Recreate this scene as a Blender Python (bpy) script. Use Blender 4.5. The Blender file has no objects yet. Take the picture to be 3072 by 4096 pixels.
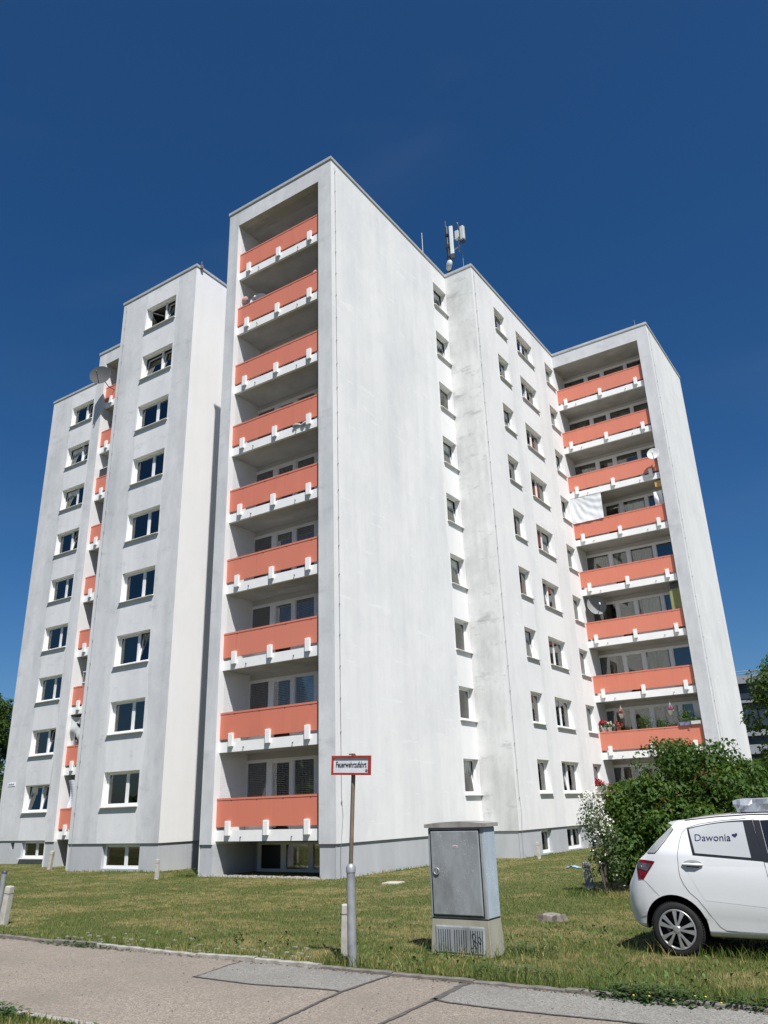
import bpy, bmesh, math, random
import numpy as np
from mathutils import Vector, Matrix, Euler

random.seed(7)
rng = np.random.default_rng(11)
S = bpy.context.scene
COL = S.collection
R = math.radians

# ------------------------------------------------------------------ camera
CAM = Vector((14.812, -19.559, 0.868))
YAW, PITCH, ROLL, FPX = 0.579, 0.365, -0.033, 3119.954
fw = Vector((-math.sin(YAW) * math.cos(PITCH), math.cos(YAW) * math.cos(PITCH), math.sin(PITCH)))
rt0 = Vector((math.cos(YAW), math.sin(YAW), 0))
up0 = rt0.cross(fw)
rt = rt0 * math.cos(ROLL) + up0 * math.sin(ROLL)
up = up0 * math.cos(ROLL) - rt0 * math.sin(ROLL)
cam = bpy.data.objects.new('camera', bpy.data.cameras.new('camera'))
COL.objects.link(cam)
m = Matrix((rt, up, -fw)).transposed().to_4x4()
m.translation = CAM
cam.matrix_world = m
cam.data.sensor_fit = 'AUTO'
cam.data.sensor_width = 36.0
cam.data.lens = 36.0 * FPX / 4096.0
cam.data.clip_end = 3000
S.camera = cam

# ------------------------------------------------------------------ sky and sun
SUN = Vector((3.68, -3.17, 7.03)).normalized()
elev = math.asin(SUN.z)
azim = math.atan2(SUN.x, SUN.y)
w = bpy.data.worlds.new('World')
S.world = w
w.use_nodes = True
nt = w.node_tree
nt.nodes.clear()
sky = nt.nodes.new('ShaderNodeTexSky')
sky.sky_type = 'NISHITA'
sky.sun_disc = False
sky.sun_elevation = elev
sky.sun_rotation = azim
sky.altitude = 600
sky.air_density = 1.0
sky.dust_density = 1.8
sky.ozone_density = 8.0
bg = nt.nodes.new('ShaderNodeBackground')
bg.inputs['Strength'].default_value = 0.065
wo = nt.nodes.new('ShaderNodeOutputWorld')
hs = nt.nodes.new('ShaderNodeHueSaturation')
hs.inputs['Saturation'].default_value = 1.20
nt.links.new(sky.outputs[0], hs.inputs['Color'])
# faint torn cirrus
tc = nt.nodes.new('ShaderNodeTexCoord'); mp = nt.nodes.new('ShaderNodeMapping')
mp.inputs['Scale'].default_value = (1.2, 1.6, 5.0); mp.inputs['Rotation'].default_value = (.35, .1, .6)
nz = nt.nodes.new('ShaderNodeTexNoise'); nz.inputs['Scale'].default_value = 1.5; nz.inputs['Detail'].default_value = 7; nz.inputs['Distortion'].default_value = .6
rp = nt.nodes.new('ShaderNodeValToRGB'); rp.color_ramp.elements[0].position = .52; rp.color_ramp.elements[1].position = .80
rp.color_ramp.elements[0].color = (0, 0, 0, 1); rp.color_ramp.elements[1].color = (.022, .022, .022, 1)
cx = nt.nodes.new('ShaderNodeMix'); cx.data_type = 'RGBA'; cx.inputs[7].default_value = (7.5, 8.2, 9.2, 1)
nt.links.new(tc.outputs['Generated'], mp.inputs[0]); nt.links.new(mp.outputs[0], nz.inputs[0]); nt.links.new(nz.outputs[0], rp.inputs[0])
nt.links.new(rp.outputs[0], cx.inputs[0]); nt.links.new(hs.outputs[0], cx.inputs[6]); nt.links.new(cx.outputs[2], bg.inputs[0])
nt.links.new(bg.outputs[0], wo.inputs[0])
sd = bpy.data.lights.new('sun', 'SUN')
sd.energy = 5.0
sd.angle = R(0.53)
sd.color = (1.0, 0.97, 0.93)
sun = bpy.data.objects.new('sun', sd)
COL.objects.link(sun)
sun.rotation_euler = SUN.to_track_quat('Z', 'Y').to_euler()
sun.location = (20, -20, 40)
S.view_settings.view_transform = 'Standard'
S.view_settings.look = 'None'
S.view_settings.gamma = 1.0
S.view_settings.use_curve_mapping = False
S.view_settings.exposure = 0.39

# ------------------------------------------------------------------ helpers
class MB:
    """collects polygons, builds ONE mesh"""
    def __init__(s):
        s.v = []; s.f = []; s.mi = []; s.sm = []
    def poly(s, pts, mi=0, smooth=False):
        b = len(s.v); s.v += [tuple(p) for p in pts]
        s.f.append(tuple(range(b, b + len(pts)))); s.mi.append(mi); s.sm.append(smooth)
    def box(s, x0, x1, y0, y1, z0, z1, mi=0, M=None):
        P = [(x0,y0,z0),(x1,y0,z0),(x1,y1,z0),(x0,y1,z0),(x0,y0,z1),(x1,y0,z1),(x1,y1,z1),(x0,y1,z1)]
        if M is not None: P = [tuple(M @ Vector(p)) for p in P]
        b = len(s.v); s.v += P
        for q in ((0,3,2,1),(4,5,6,7),(0,1,5,4),(1,2,6,5),(2,3,7,6),(3,0,4,7)):
            s.f.append(tuple(b + i for i in q)); s.mi.append(mi); s.sm.append(False)
    def grid(s, rows, mi=0, smooth=True, close=False):
        b = len(s.v); n = len(rows[0])
        for r in rows: s.v += [tuple(p) for p in r]
        for i in range(len(rows) - 1):
            for j in range(n if close else n - 1):
                k = (j + 1) % n
                s.f.append((b+i*n+j, b+i*n+k, b+(i+1)*n+k, b+(i+1)*n+j)); s.mi.append(mi); s.sm.append(smooth)
    def tube(s, pts, r, n=8, mi=0, caps=True):
        pts = [Vector(p) for p in pts]
        rad = r if isinstance(r, (list, tuple)) else [r] * len(pts)
        rows = []; ref = None
        for i, p in enumerate(pts):
            t = (pts[min(i+1, len(pts)-1)] - pts[max(i-1, 0)]).normalized()
            if ref is None: ref = Vector((1,0,0)) if abs(t.x) < .8 else Vector((0,1,0))
            a = (ref - t * ref.dot(t)).normalized(); ref = a
            c = t.cross(a)
            rows.append([p + (a*math.cos(2*math.pi*k/n) + c*math.sin(2*math.pi*k/n)) * rad[i] for k in range(n)])
        s.grid(rows, mi, True, True)
        if caps:
            s.poly(rows[0][::-1], mi); s.poly(rows[-1], mi)
    def lathe(s, prof, n=24, mi=0, M=None, smooth=True):
        rows = []
        for r, z in prof:
            row = [Vector((r*math.cos(2*math.pi*k/n), r*math.sin(2*math.pi*k/n), z)) for k in range(n)]
            if M is not None: row = [M @ p for p in row]
            rows.append(row)
        s.grid(rows, mi, smooth, True)
    def prism(s, poly, d0, d1, f, mi=0):
        """poly of (a,b), extruded from d0 to d1; f(a,b,d)->point"""
        A = [f(a, b, d0) for a, b in poly]; B = [f(a, b, d1) for a, b in poly]
        s.poly(A, mi); s.poly(B[::-1], mi)
        n = len(poly)
        for i in range(n):
            k = (i+1) % n
            s.poly([A[i], B[i], B[k], A[k]], mi)
    def mesh(s, name, mats):
        me = bpy.data.meshes.new(name)
        me.from_pydata(s.v, [], s.f)
        for mt in (mats if isinstance(mats, (list, tuple)) else [mats]): me.materials.append(mt)
        me.polygons.foreach_set('material_index', s.mi)
        me.polygons.foreach_set('use_smooth', s.sm)
        me.update()
        return me
    def build(s, name, mats, parent=None, loc=None, rot=None):
        return link(name, s.mesh(name, mats), parent, loc, rot)

def link(name, me, parent=None, loc=None, rot=None):
    o = bpy.data.objects.new(name, me); COL.objects.link(o)
    if parent is not None: o.parent = parent
    if loc is not None: o.location = loc
    if rot is not None: o.rotation_euler = rot
    return o
def tag(o, label, cat, group=None):
    o['label'] = label; o['category'] = cat
    if group: o['group'] = group
    return o
def thing(name, label, cat, loc=(0,0,0), rz=0, group=None):
    o = bpy.data.objects.new(name, None); COL.objects.link(o)
    o.location = loc; o.rotation_euler = (0, 0, rz); o.empty_display_size = .2
    return tag(o, label, cat, group)
def structure(o):
    o['kind'] = 'structure'; return o
def bevel(o, wdt, seg=2):
    b = o.modifiers.new('bevel', 'BEVEL'); b.width = wdt; b.segments = seg; b.limit_method = 'ANGLE'; b.angle_limit = R(40)
    return o

# ------------------------------------------------------------------ materials
def nodes(name):
    mt = bpy.data.materials.new(name); mt.use_nodes = True
    n = mt.node_tree.nodes; l = mt.node_tree.links
    return mt, n, l, n['Principled BSDF']
def ramp(n, l, fac, stops):
    r = n.new('ShaderNodeValToRGB')
    e = r.color_ramp.elements
    while len(e) < len(stops): e.new(.5)
    for i, (p, c) in enumerate(stops):
        e[i].position = p; e[i].color = (c, c, c, 1) if not isinstance(c, tuple) else (*c, 1)
    l.new(fac, r.inputs[0]); return r.outputs[0]
def noise(n, l, vec, scale=(1,1,1), sc=1.0, detail=4, rough=.55, off=0.0):
    mp = n.new('ShaderNodeMapping'); mp.inputs['Scale'].default_value = scale
    mp.inputs['Location'].default_value = (off, off*1.7, off*.6)
    l.new(vec, mp.inputs[0])
    t = n.new('ShaderNodeTexNoise'); t.inputs['Scale'].default_value = sc
    t.inputs['Detail'].default_value = detail; t.inputs['Roughness'].default_value = rough
    l.new(mp.outputs[0], t.inputs[0]); return t.outputs[0]
def mix(n, l, fac, a, b, mode='MIX'):
    x = n.new('ShaderNodeMix'); x.data_type = 'RGBA'; x.blend_type = mode
    for s_, v in ((0, fac), (6, a), (7, b)):
        if isinstance(v, (int, float)): x.inputs[s_].default_value = v
        elif isinstance(v, tuple): x.inputs[s_].default_value = (*v, 1)
        else: l.new(v, x.inputs[s_])
    return x.outputs[2]
def bump(n, l, h, bs, strength=.3, dist=.01):
    b = n.new('ShaderNodeBump'); b.inputs['Strength'].default_value = strength; b.inputs['Distance'].default_value = dist
    l.new(h, b.inputs['Height']); l.new(b.outputs[0], bs.inputs['Normal'])
def simple(name, c, rough=.6, var=.12, sc=6.0, metal=0.0, bmp=0.0, spec=.5, world=False):
    mt, n, l, b = nodes(name)
    if var or bmp:
        src = n.new('ShaderNodeNewGeometry').outputs['Position'] if world else n.new('ShaderNodeTexCoord').outputs['Object']
        f = noise(n, l, src, sc=sc, detail=5)
        r_ = ramp(n, l, f, [(.3, 0.0), (.7, 1.0)])
        lo = tuple(max(0, x * (1 - var)) for x in c); hi = tuple(min(1, x * (1 + var)) for x in c)
        l.new(mix(n, l, r_, lo, hi), b.inputs['Base Color'])
        if bmp: bump(n, l, noise(n, l, src, sc=sc * 9, detail=3), b, bmp, .004)
    else: b.inputs['Base Color'].default_value = (*c, 1)
    b.inputs['Roughness'].default_value = rough; b.inputs['Metallic'].default_value = metal
    b.inputs['Specular IOR Level'].default_value = spec
    return mt
def stucco(name, base, dirt, amount, blotch=.35, light=0.0, off=0.0, bands=(), flat=.2, fine=.3):
    """painted render: vertical rain streaks, soft blotches, fine grain, patched strokes"""
    mt, n, l, b = nodes(name)
    P = n.new('ShaderNodeNewGeometry').outputs['Position']
    st = noise(n, l, P, (1.1, 1.1, .07), 1.0, 8, .62, off)
    bl = noise(n, l, P, (1, 1, .8), .38, 6, .6, off + 3)
    fi = noise(n, l, P, (1, 1, .5), 3.2, 8, .7, off + 5)
    s1 = ramp(n, l, st, [(.40, 0.0), (.68, 1.0)])
    s2 = ramp(n, l, bl, [(.42, 0.0), (.66, 1.0)])
    s3 = ramp(n, l, fi, [(.35, 0.0), (.75, 1.0)])
    a = mix(n, l, .5, s1, s2); a = mix(n, l, fine, a, s3)
    am = n.new('ShaderNodeMath'); am.operation = 'MULTIPLY'; am.inputs[1].default_value = amount
    l.new(a, am.inputs[0])
    if bands:
        # strips washed cleaner by rain under the window columns, darker between them
        sx = n.new('ShaderNodeSeparateXYZ'); l.new(P, sx.inputs[0])
        wob = n.new('ShaderNodeMath'); wob.operation = 'MULTIPLY_ADD'; wob.inputs[1].default_value = .7; wob.inputs[2].default_value = -.35
        l.new(noise(n, l, P, (1, 1, .5), .9, 4, .6, off + 31), wob.inputs[0])
        tot = None
        for ax, lo, hi in bands:
            q = n.new('ShaderNodeMath'); q.operation = 'ADD'; l.new(sx.outputs['XYZ'.index(ax)], q.inputs[0]); l.new(wob.outputs[0], q.inputs[1])
            d = n.new('ShaderNodeMath'); d.operation = 'COMPARE'; d.inputs[1].default_value = (lo+hi)/2; d.inputs[2].default_value = (hi-lo)/2
            l.new(q.outputs[0], d.inputs[0])
            if tot is None: tot = d.outputs[0]
            else:
                s_ = n.new('ShaderNodeMath'); s_.operation = 'MAXIMUM'; l.new(tot, s_.inputs[0]); l.new(d.outputs[0], s_.inputs[1]); tot = s_.outputs[0]
        inv = n.new('ShaderNodeMath'); inv.operation = 'MULTIPLY_ADD'; inv.inputs[1].default_value = -.38; inv.inputs[2].default_value = 1.12
        l.new(tot, inv.inputs[0])
        k0 = n.new('ShaderNodeMath'); k0.operation = 'MULTIPLY_ADD'; k0.inputs[1].default_value = -flat; k0.inputs[2].default_value = flat
        l.new(tot, k0.inputs[0])
        am2 = n.new('ShaderNodeMath'); am2.operation = 'MULTIPLY'; l.new(am.outputs[0], am2.inputs[0]); l.new(inv.outputs[0], am2.inputs[1])
        am = n.new('ShaderNodeMath'); am.operation = 'ADD'; am.use_clamp = True; l.new(am2.outputs[0], am.inputs[0]); l.new(k0.outputs[0], am.inputs[1])
    c = mix(n, l, am.outputs[0], base, dirt)
    if blotch:
        hb = noise(n, l, P, (.9, .9, 2.2), .9, 7, .7, off + 11)
        hs = ramp(n, l, hb, [(.56, 0.0), (.72, 1.0)])
        hm = n.new('ShaderNodeMath'); hm.operation = 'MULTIPLY'; hm.inputs[1].default_value = blotch
        l.new(hs, hm.inputs[0])
        c = mix(n, l, hm.outputs[0], c, tuple(x * .72 for x in dirt))
    if light:
        lb = noise(n, l, P, (.55, .55, 3.5), 1.3, 3, .5, off + 21)
        ls = ramp(n, l, lb, [(.66, 0.0), (.70, 1.0)])
        lm = n.new('ShaderNodeMath'); lm.operation = 'MULTIPLY'; lm.inputs[1].default_value = light
        l.new(ls, lm.inputs[0])
        c = mix(n, l, lm.outputs[0], c, (.80, .80, .79))
    l.new(c, b.inputs['Base Color'])
    b.inputs['Roughness'].default_value = .9; b.inputs['Specular IOR Level'].default_value = .2
    g = noise(n, l, P, sc=38, detail=3)
    bump(n, l, g, b, .25, .006)
    return mt

M = {}
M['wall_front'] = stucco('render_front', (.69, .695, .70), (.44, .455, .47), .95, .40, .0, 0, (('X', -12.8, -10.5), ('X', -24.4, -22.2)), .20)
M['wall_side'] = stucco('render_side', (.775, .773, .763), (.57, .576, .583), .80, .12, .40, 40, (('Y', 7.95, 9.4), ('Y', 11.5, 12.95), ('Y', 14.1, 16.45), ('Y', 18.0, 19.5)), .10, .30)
M['wall_warm'] = stucco('render_warm', (.775, .772, .765), (.67, .665, .655), .75, .06, .0, 80)
M['wall_stain'] = stucco('render_stained', (.735, .735, .725), (.38, .395, .385), 1.0, .75, .0, 12)
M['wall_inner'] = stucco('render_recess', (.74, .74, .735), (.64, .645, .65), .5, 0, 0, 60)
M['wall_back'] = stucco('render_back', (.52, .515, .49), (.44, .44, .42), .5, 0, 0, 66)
M['plinth'] = stucco('plinth_paint', (.46, .475, .495), (.31, .325, .345), .9, .25, .0, 25)
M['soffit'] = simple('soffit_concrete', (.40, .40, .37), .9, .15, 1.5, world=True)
M['white'] = simple('white_paint', (.78, .78, .77), .6, .04, 2.5, world=True)
M['coping'] = simple('coping_sheet', (.52, .515, .50), .5, .12, 2.0, .3, world=True)
M['frame'] = simple('window_plastic', (.76, .77, .77), .35, .03, 3)
M['sill'] = simple('sill_sheet', (.66, .65, .64), .5, .08, 4)
M['dark_metal'] = simple('dark_metal', (.06, .06, .065), .5, .2, 5)
M['grey_metal'] = simple('grey_metal', (.33, .34, .35), .45, .15, 5, .4)
M['cable'] = simple('conductor_wire', (.30, .30, .305), .6, .2, 3, .2)
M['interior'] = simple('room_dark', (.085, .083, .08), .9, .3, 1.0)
M['curtain'] = simple('curtain_cloth', (.72, .72, .70), .9, .12, 3)
M['curtain_dk'] = simple('curtain_shade', (.26, .26, .25), .9, .2, 3)
M['curtain_yl'] = simple('curtain_yellow', (.40, .34, .13), .9, .2, 3)
M['curtain_rd'] = simple('curtain_red', (.22, .07, .055), .9, .2, 3)
def orange():
    mt, n, l, b = nodes('orange_panel')
    P = n.new('ShaderNodeNewGeometry').outputs['Position']
    st = ramp(n, l, noise(n, l, P, (2.2, 2.2, .35), 1.0, 7, .6), [(.35, 0.0), (.75, 1.0)])
    bl = ramp(n, l, noise(n, l, P, sc=.45, detail=3, off=4), [(.35, 0.0), (.7, 1.0)])
    c = mix(n, l, st, (.63, .198, .126), (.55, .172, .112))
    c = mix(n, l, bl, c, (.60, .18, .115))
    oi = n.new('ShaderNodeObjectInfo')
    c = mix(n, l, oi.outputs['Random'], c, mix(n, l, .5, c, (.61, .215, .145)))
    dp = ramp(n, l, noise(n, l, P, (9, 9, .25), 1.0, 4, .6, 13), [(.60, 0.0), (.78, .38)])
    c = mix(n, l, dp, c, (.36, .115, .075))
    l.new(c, b.inputs['Base Color']); b.inputs['Roughness'].default_value = .55
    return mt
M['orange'] = orange()
def glass(name, tint=(.78, .81, .79), refl=1.0):
    mt = bpy.data.materials.new(name); mt.use_nodes = True
    n = mt.node_tree.nodes; l = mt.node_tree.links; n.clear()
    o = n.new('ShaderNodeOutputMaterial'); mx = n.new('ShaderNodeMixShader')
    tr = n.new('ShaderNodeBsdfTransparent'); tr.inputs[0].default_value = (*tint, 1)
    gl = n.new('ShaderNodeBsdfGlossy'); gl.inputs['Roughness'].default_value = .02
    gl.inputs[0].default_value = (.88, .88, .84, 1)
    fr = n.new('ShaderNodeFresnel'); fr.inputs[0].default_value = 1.55
    tc = n.new('ShaderNodeTexCoord')
    nz = noise(n, l, tc.outputs['Object'], sc=.9, detail=1)
    bp = n.new('ShaderNodeBump'); bp.inputs['Strength'].default_value = .06; bp.inputs['Distance'].default_value = .05
    l.new(nz, bp.inputs['Height']); l.new(bp.outputs[0], gl.inputs['Normal'])
    ma = n.new('ShaderNodeMath'); ma.operation = 'MULTIPLY_ADD'; ma.inputs[1].default_value = 1.35 * refl; ma.inputs[2].default_value = .05
    l.new(fr.outputs[0], ma.inputs[0]); l.new(ma.outputs[0], mx.inputs[0])
    l.new(tr.outputs[0], mx.inputs[1]); l.new(gl.outputs[0], mx.inputs[2]); l.new(mx.outputs[0], o.inputs[0])
    return mt
M['glass'] = glass('window_glass')

# ------------------------------------------------------------------ dimensions of the block (metres, storey = 2.75)
H = 2.75
ZT = 25.62          # top of render under the coping
W = 5.592; Y2 = 9.328; X2 = 1.482; Y3 = 19.503; X3 = 7.044; Y4 = 26.764
XL, XLL, YL = -9.273, -14.57, 1.512
XM, YM = -19.472, 3.791
XN, YN = -26.403, 5.616
SOF = .089; RAIL = 1.397; YR = .172; DEP = 1.6

def ground_z(x, y):
    if y <= -11.4: return -.80
    z = -.80 - .13 * min(1, (y + 11.4) / 8.4)
    if x < -6: z -= .0085 * min(16, -x - 6)
    if y > 4: z -= .003 * min(12, y - 4)
    return z

bld = thing('apartment_building', 'nine storey white apartment block with salmon balcony fronts and stepped corners', 'building')

# facades: local u runs along the wall, d is depth into the wall
class Facade:
    def __init__(s, kind, c):
        s.k = kind; s.c = c
    def P(s, u, d, z):
        if s.k == 'A': return (u, s.c + d, z)        # faces -Y
        if s.k == 'B': return (s.c - d, u, z)        # faces +X
        if s.k == 'C': return (s.c + d, u, z)        # faces -X
        return (u, s.c - d, z)                       # faces +Y
    def place(s, u, z): return s.P(u, 0, z)
    def rz(s): return {'A': 0, 'B': math.pi/2}[s.k]

def wall(fc, u0, u1, z0, z1, holes, mat, reveal=None, name='wall', dep=.205, inset=0.0):
    us = sorted({u0, u1, *[h[0] for h in holes], *[h[1] for h in holes]})
    zs = sorted({z0, z1, *[h[2] for h in holes], *[h[3] for h in holes]})
    b = MB()
    for i in range(len(us)-1):
        for j in range(len(zs)-1):
            uc = (us[i]+us[i+1])/2; zc = (zs[j]+zs[j+1])/2
            if any(h[0] < uc < h[1] and h[2] < zc < h[3] for h in holes): continue
            b.poly([fc.P(us[i], inset, zs[j]), fc.P(us[i+1], inset, zs[j]), fc.P(us[i+1], inset, zs[j+1]), fc.P(us[i], inset, zs[j+1])])
    for h in holes:
        d = h[4] if len(h) > 4 else dep
        if d <= 0: continue
        a, c, e, g = h[:4]
        for q in ([(a,e),(a,g)], [(c,e),(c,g)], [(a,g),(c,g)], [(a,e),(c,e)]):
            (p0, p1) = q
            b.poly([fc.P(p0[0], inset, p0[1]), fc.P(p1[0], inset, p1[1]), fc.P(p1[0], d, p1[1]), fc.P(p0[0], d, p0[1])], 1)
    return b.build(name, [mat, reveal or M['white']], bld)

# ------------------------------------------------------------------ windows (shared prototypes)
MESH = {}
def cached(key, fn):
    if key not in MESH: MESH[key] = fn()
    return MESH[key]
def frame_mesh(wd, ht, fr):
    b = MB(); d0, d1 = .197, .265; t = .05
    b.box(0, t, d0, d1, 0, ht); b.box(wd-t, wd, d0, d1, 0, ht)
    b.box(t, wd-t, d0, d1, 0, t); b.box(t, wd-t, d0, d1, ht-t, ht)
    x = 0
    for f in fr[:-1]:
        x += f * wd; b.box(x-.045, x+.045, d0+.004, d1-.004, t, ht-t)
    return b.mesh('window', M['frame'])
def sash_mesh(x0, x1, ht):
    b = MB(); t = .055; d0, d1 = -.022, .035; h = ht - .1
    b.box(x0, x0+t, d0, d1, 0, h); b.box(x1-t, x1, d0, d1, 0, h)
    b.box(x0+t, x1-t, d0, d1, 0, t); b.box(x0+t, x1-t, d0, d1, h-t, h)
    return b.mesh('sash', M['frame'])
def pane_mesh(x0, x1, ht):
    b = MB(); t = .051; h = ht - .1
    b.box(x0+t, x1-t, .002, .012, t, h-t)
    return b.mesh('pane', M['glass'])
def sill_mesh(wd):
    b = MB()
    P = [(-.10, -.045), (-.10, -.016), (.192, .004), (.192, -.045)]
    b.prism(P, -.04, wd+.04, lambda a, c, d: (d, a, c))
    return b.mesh('sill', M['sill'])
def curtain_mesh(x0, x1, z0, z1, sd_, mat):
    b = MB(); n = 26; r = random.Random(sd_); rows = []
    ph = r.random() * 6
    pts = []
    for i in range(n+1):
        x = x0 + (x1-x0)*i/n
        pts.append((x, .36 + .018*math.sin(i*1.9+ph) + .008*math.sin(i*4.3)))
    b.grid([[(x, y, z0) for x, y in pts], [(x, y, z1) for x, y in pts]])
    return b.mesh('curtain', mat)
def window(fc, u0, u1, z0, z1, fr=(1.0,), tilt=(), turn=(), cur=None, sill=True, sd_=0):
    wd, ht = round(u1-u0, 3), round(z1-z0, 3)
    w_ = link('window', cached(('f', wd, ht, fr), lambda: frame_mesh(wd, ht, fr)), bld, fc.place(u0, z0), (0, 0, fc.rz()))
    x = 0
    for i, f in enumerate(fr):
        a = x + (.05 if i == 0 else .03); x += f*wd; c = x - (.05 if i == len(fr)-1 else .03)
        rx, rz = 0, 0
        if i in tilt: rx = R(-8.5)
        loc = Vector((0, .223, .05))
        s_ = link('sash', cached(('s', round(a,3), round(c,3), ht), lambda: sash_mesh(a, c, ht)), w_, loc, (rx, 0, 0))
        p_ = link('pane', cached(('p', round(a,3), round(c,3), ht), lambda: pane_mesh(a, c, ht)), w_, loc, (rx, 0, 0))
        if i in turn:
            T = Matrix.Translation((a, .265, .05)) @ Matrix.Rotation(R(62), 4, 'Z') @ Matrix.Translation((-a, -.03, 0))
            s_.matrix_local = T; p_.matrix_local = T
    if sill: link('sill', cached(('w', wd), lambda: sill_mesh(wd)), w_)
    if cur:
        for k, (a, c, z_, mt) in enumerate(cur):
            link('curtain', cached(('c', round(a*wd,2), round(c*wd,2), round(z_,2), ht, mt, sd_ % 3), lambda: curtain_mesh(a*wd+.03, c*wd-.03, .03+z_*ht, ht-.04, sd_, M[mt])), w_)
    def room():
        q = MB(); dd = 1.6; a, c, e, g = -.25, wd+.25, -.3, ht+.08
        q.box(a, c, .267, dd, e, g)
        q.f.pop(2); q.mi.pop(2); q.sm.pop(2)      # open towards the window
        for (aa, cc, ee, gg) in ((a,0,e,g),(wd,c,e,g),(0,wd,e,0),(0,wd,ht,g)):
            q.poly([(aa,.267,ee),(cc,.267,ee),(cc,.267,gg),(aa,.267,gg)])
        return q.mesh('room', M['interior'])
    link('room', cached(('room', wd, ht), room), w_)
    return w_
WS, WT = 1.33, 2.62
def rcur(r, kinds=('curtain', 'curtain', 'curtain_dk'), pnone=.2):
    t = r.random()
    if t < pnone: return None
    if t < .45: return [(0, .22+.1*r.random(), 0, r.choice(kinds)), (.78, 1, 0, r.choice(kinds))]
    if t < .72: return [(0, 1, .25+.4*r.random(), r.choice(kinds))]
    return [(0, .55+.2*r.random(), 0, r.choice(kinds))]

fA, fB, fB2, fB3 = Facade('A', 0), Facade('B', 0), Facade('B', X2), Facade('B', X3)
fA2, fA3, fL, fMf, fN = Facade('A', Y2), Facade('A', Y3), Facade('A', YL), Facade('A', YM), Facade('A', YN)
fLr = Facade('B', XL)
rr = random.Random(3)

# left stair tower (front faces -Y)
LX = (-12.727, -10.607)
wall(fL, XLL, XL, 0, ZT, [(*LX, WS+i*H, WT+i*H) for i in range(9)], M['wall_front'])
for i in range(9):
    cu = [(0, .16, 0, 'curtain'), (.86, 1, 0, 'curtain')] if i in (0,3,4,5) else ([(0, .5, .1, 'curtain')] if i == 1 else rcur(rr))
    if i == 8: cu = None
    elif i in (6, 4, 1): cu = [(0, .57, .0, 'curtain_dk'), (.6, 1, 0, 'curtain')]
    elif i in (0, 2): cu = [(0, .2, 0, 'curtain'), (.2, 1, 0, 'curtain_dk')]
    window(fL, *LX, WS+i*H, WT+i*H, (.58, .42), tilt={8:(1,),7:(0,1),2:(1,)}.get(i, ()), turn=(0,) if i == 8 else (), cur=cu, sd_=i)
# far left tower
NX = (-24.33, -22.28)
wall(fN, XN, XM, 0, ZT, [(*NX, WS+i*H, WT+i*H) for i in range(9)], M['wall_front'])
for i in range(9):
    cu = [(0, .3, 0, 'curtain')] if i in (0,1,4) else ([(0, .58, 0, 'curtain_dk')] if i in (2,8) else [(0, .57, .35*(i % 2), 'curtain'), (.6, 1, 0, 'curtain_dk')])
    window(fN, *NX, WS+i*H, WT+i*H, (.6, .4), tilt={8:(1,),7:(0,1),5:(1,),6:(0,),1:(1,),0:(0,1)}.get(i, ()), cur=cu, sd_=i+3)
# big blank side of the middle tower
BY = (8.06, 9.315)
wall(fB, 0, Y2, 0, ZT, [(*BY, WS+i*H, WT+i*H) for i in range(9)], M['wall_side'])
for i in range(9):
    window(fB, *BY, WS+i*H, WT+i*H, (1.0,), tilt=(0,) if i in (8,7,5,4,3,0) else (), cur=[(0, 1, 0, 'curtain')] if i in (0,1,2,6,3,5) else [(0,1,.3,'curtain')], sd_=i)
wall(fA2, 0, X2, 0, ZT, [], M['wall_stain'])
# second step with three columns of windows
CA, CB, CC = (11.62, 12.87), (14.245, 16.345), (18.15, 19.40)
hs = []
for c in (CA, CB, CC): hs += [(*c, WS+i*H, WT+i*H) for i in range(9)]
wall(fB2, Y2, Y3, 0, ZT, hs, M['wall_side'])
for i in range(9):
    window(fB2, *CA, WS+i*H, WT+i*H, (1.0,), tilt=(0,) if i in (2,6) else (), cur=[(0, 1, 0 if i != 2 else .5, 'curtain')], sd_=i)
    cb = [(.5, 1, 0, 'curtain')] + ([(0, .45, 0, 'curtain_rd')] if i in (2,3,4,5,6) else [(0, .3, 0, 'curtain')])
    window(fB2, *CB, WS+i*H, WT+i*H, (.5, .5), tilt={7:(0,),4:(1,),3:(0,),0:(0,)}.get(i, ()), cur=cb, sd_=i+1)
    window(fB2, *CC, WS+i*H, WT+i*H, (1.0,), tilt=(0,) if i in (5,6) else (), cur=[(0, 1, 0, 'curtain')] if i != 0 else [(.0, .5, 0, 'curtain_rd')], sd_=i+2)
wall(fB3, Y3, Y4, 0, ZT, [], M['wall_side'])
wall(fLr, YL, 9.0, 0, ZT, [], M['wall_warm'])
# rear and hidden sides so that the block is closed
for fc, a, b_ in ((Facade('A', 9.0), XL, -W), (Facade('C', -W), 0, 9.0), (Facade('D', Y4), -3, X3), (Facade('C', -3), 18, Y4),
                  (Facade('D', 18.0), XN, -3), (Facade('C', XN), YN, 18), (Facade('C', XM), YM, YN), (Facade('C', XLL), YL, YM)):
    wall(fc, a, b_, -1.25, ZT, [], M['wall_front'])

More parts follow.
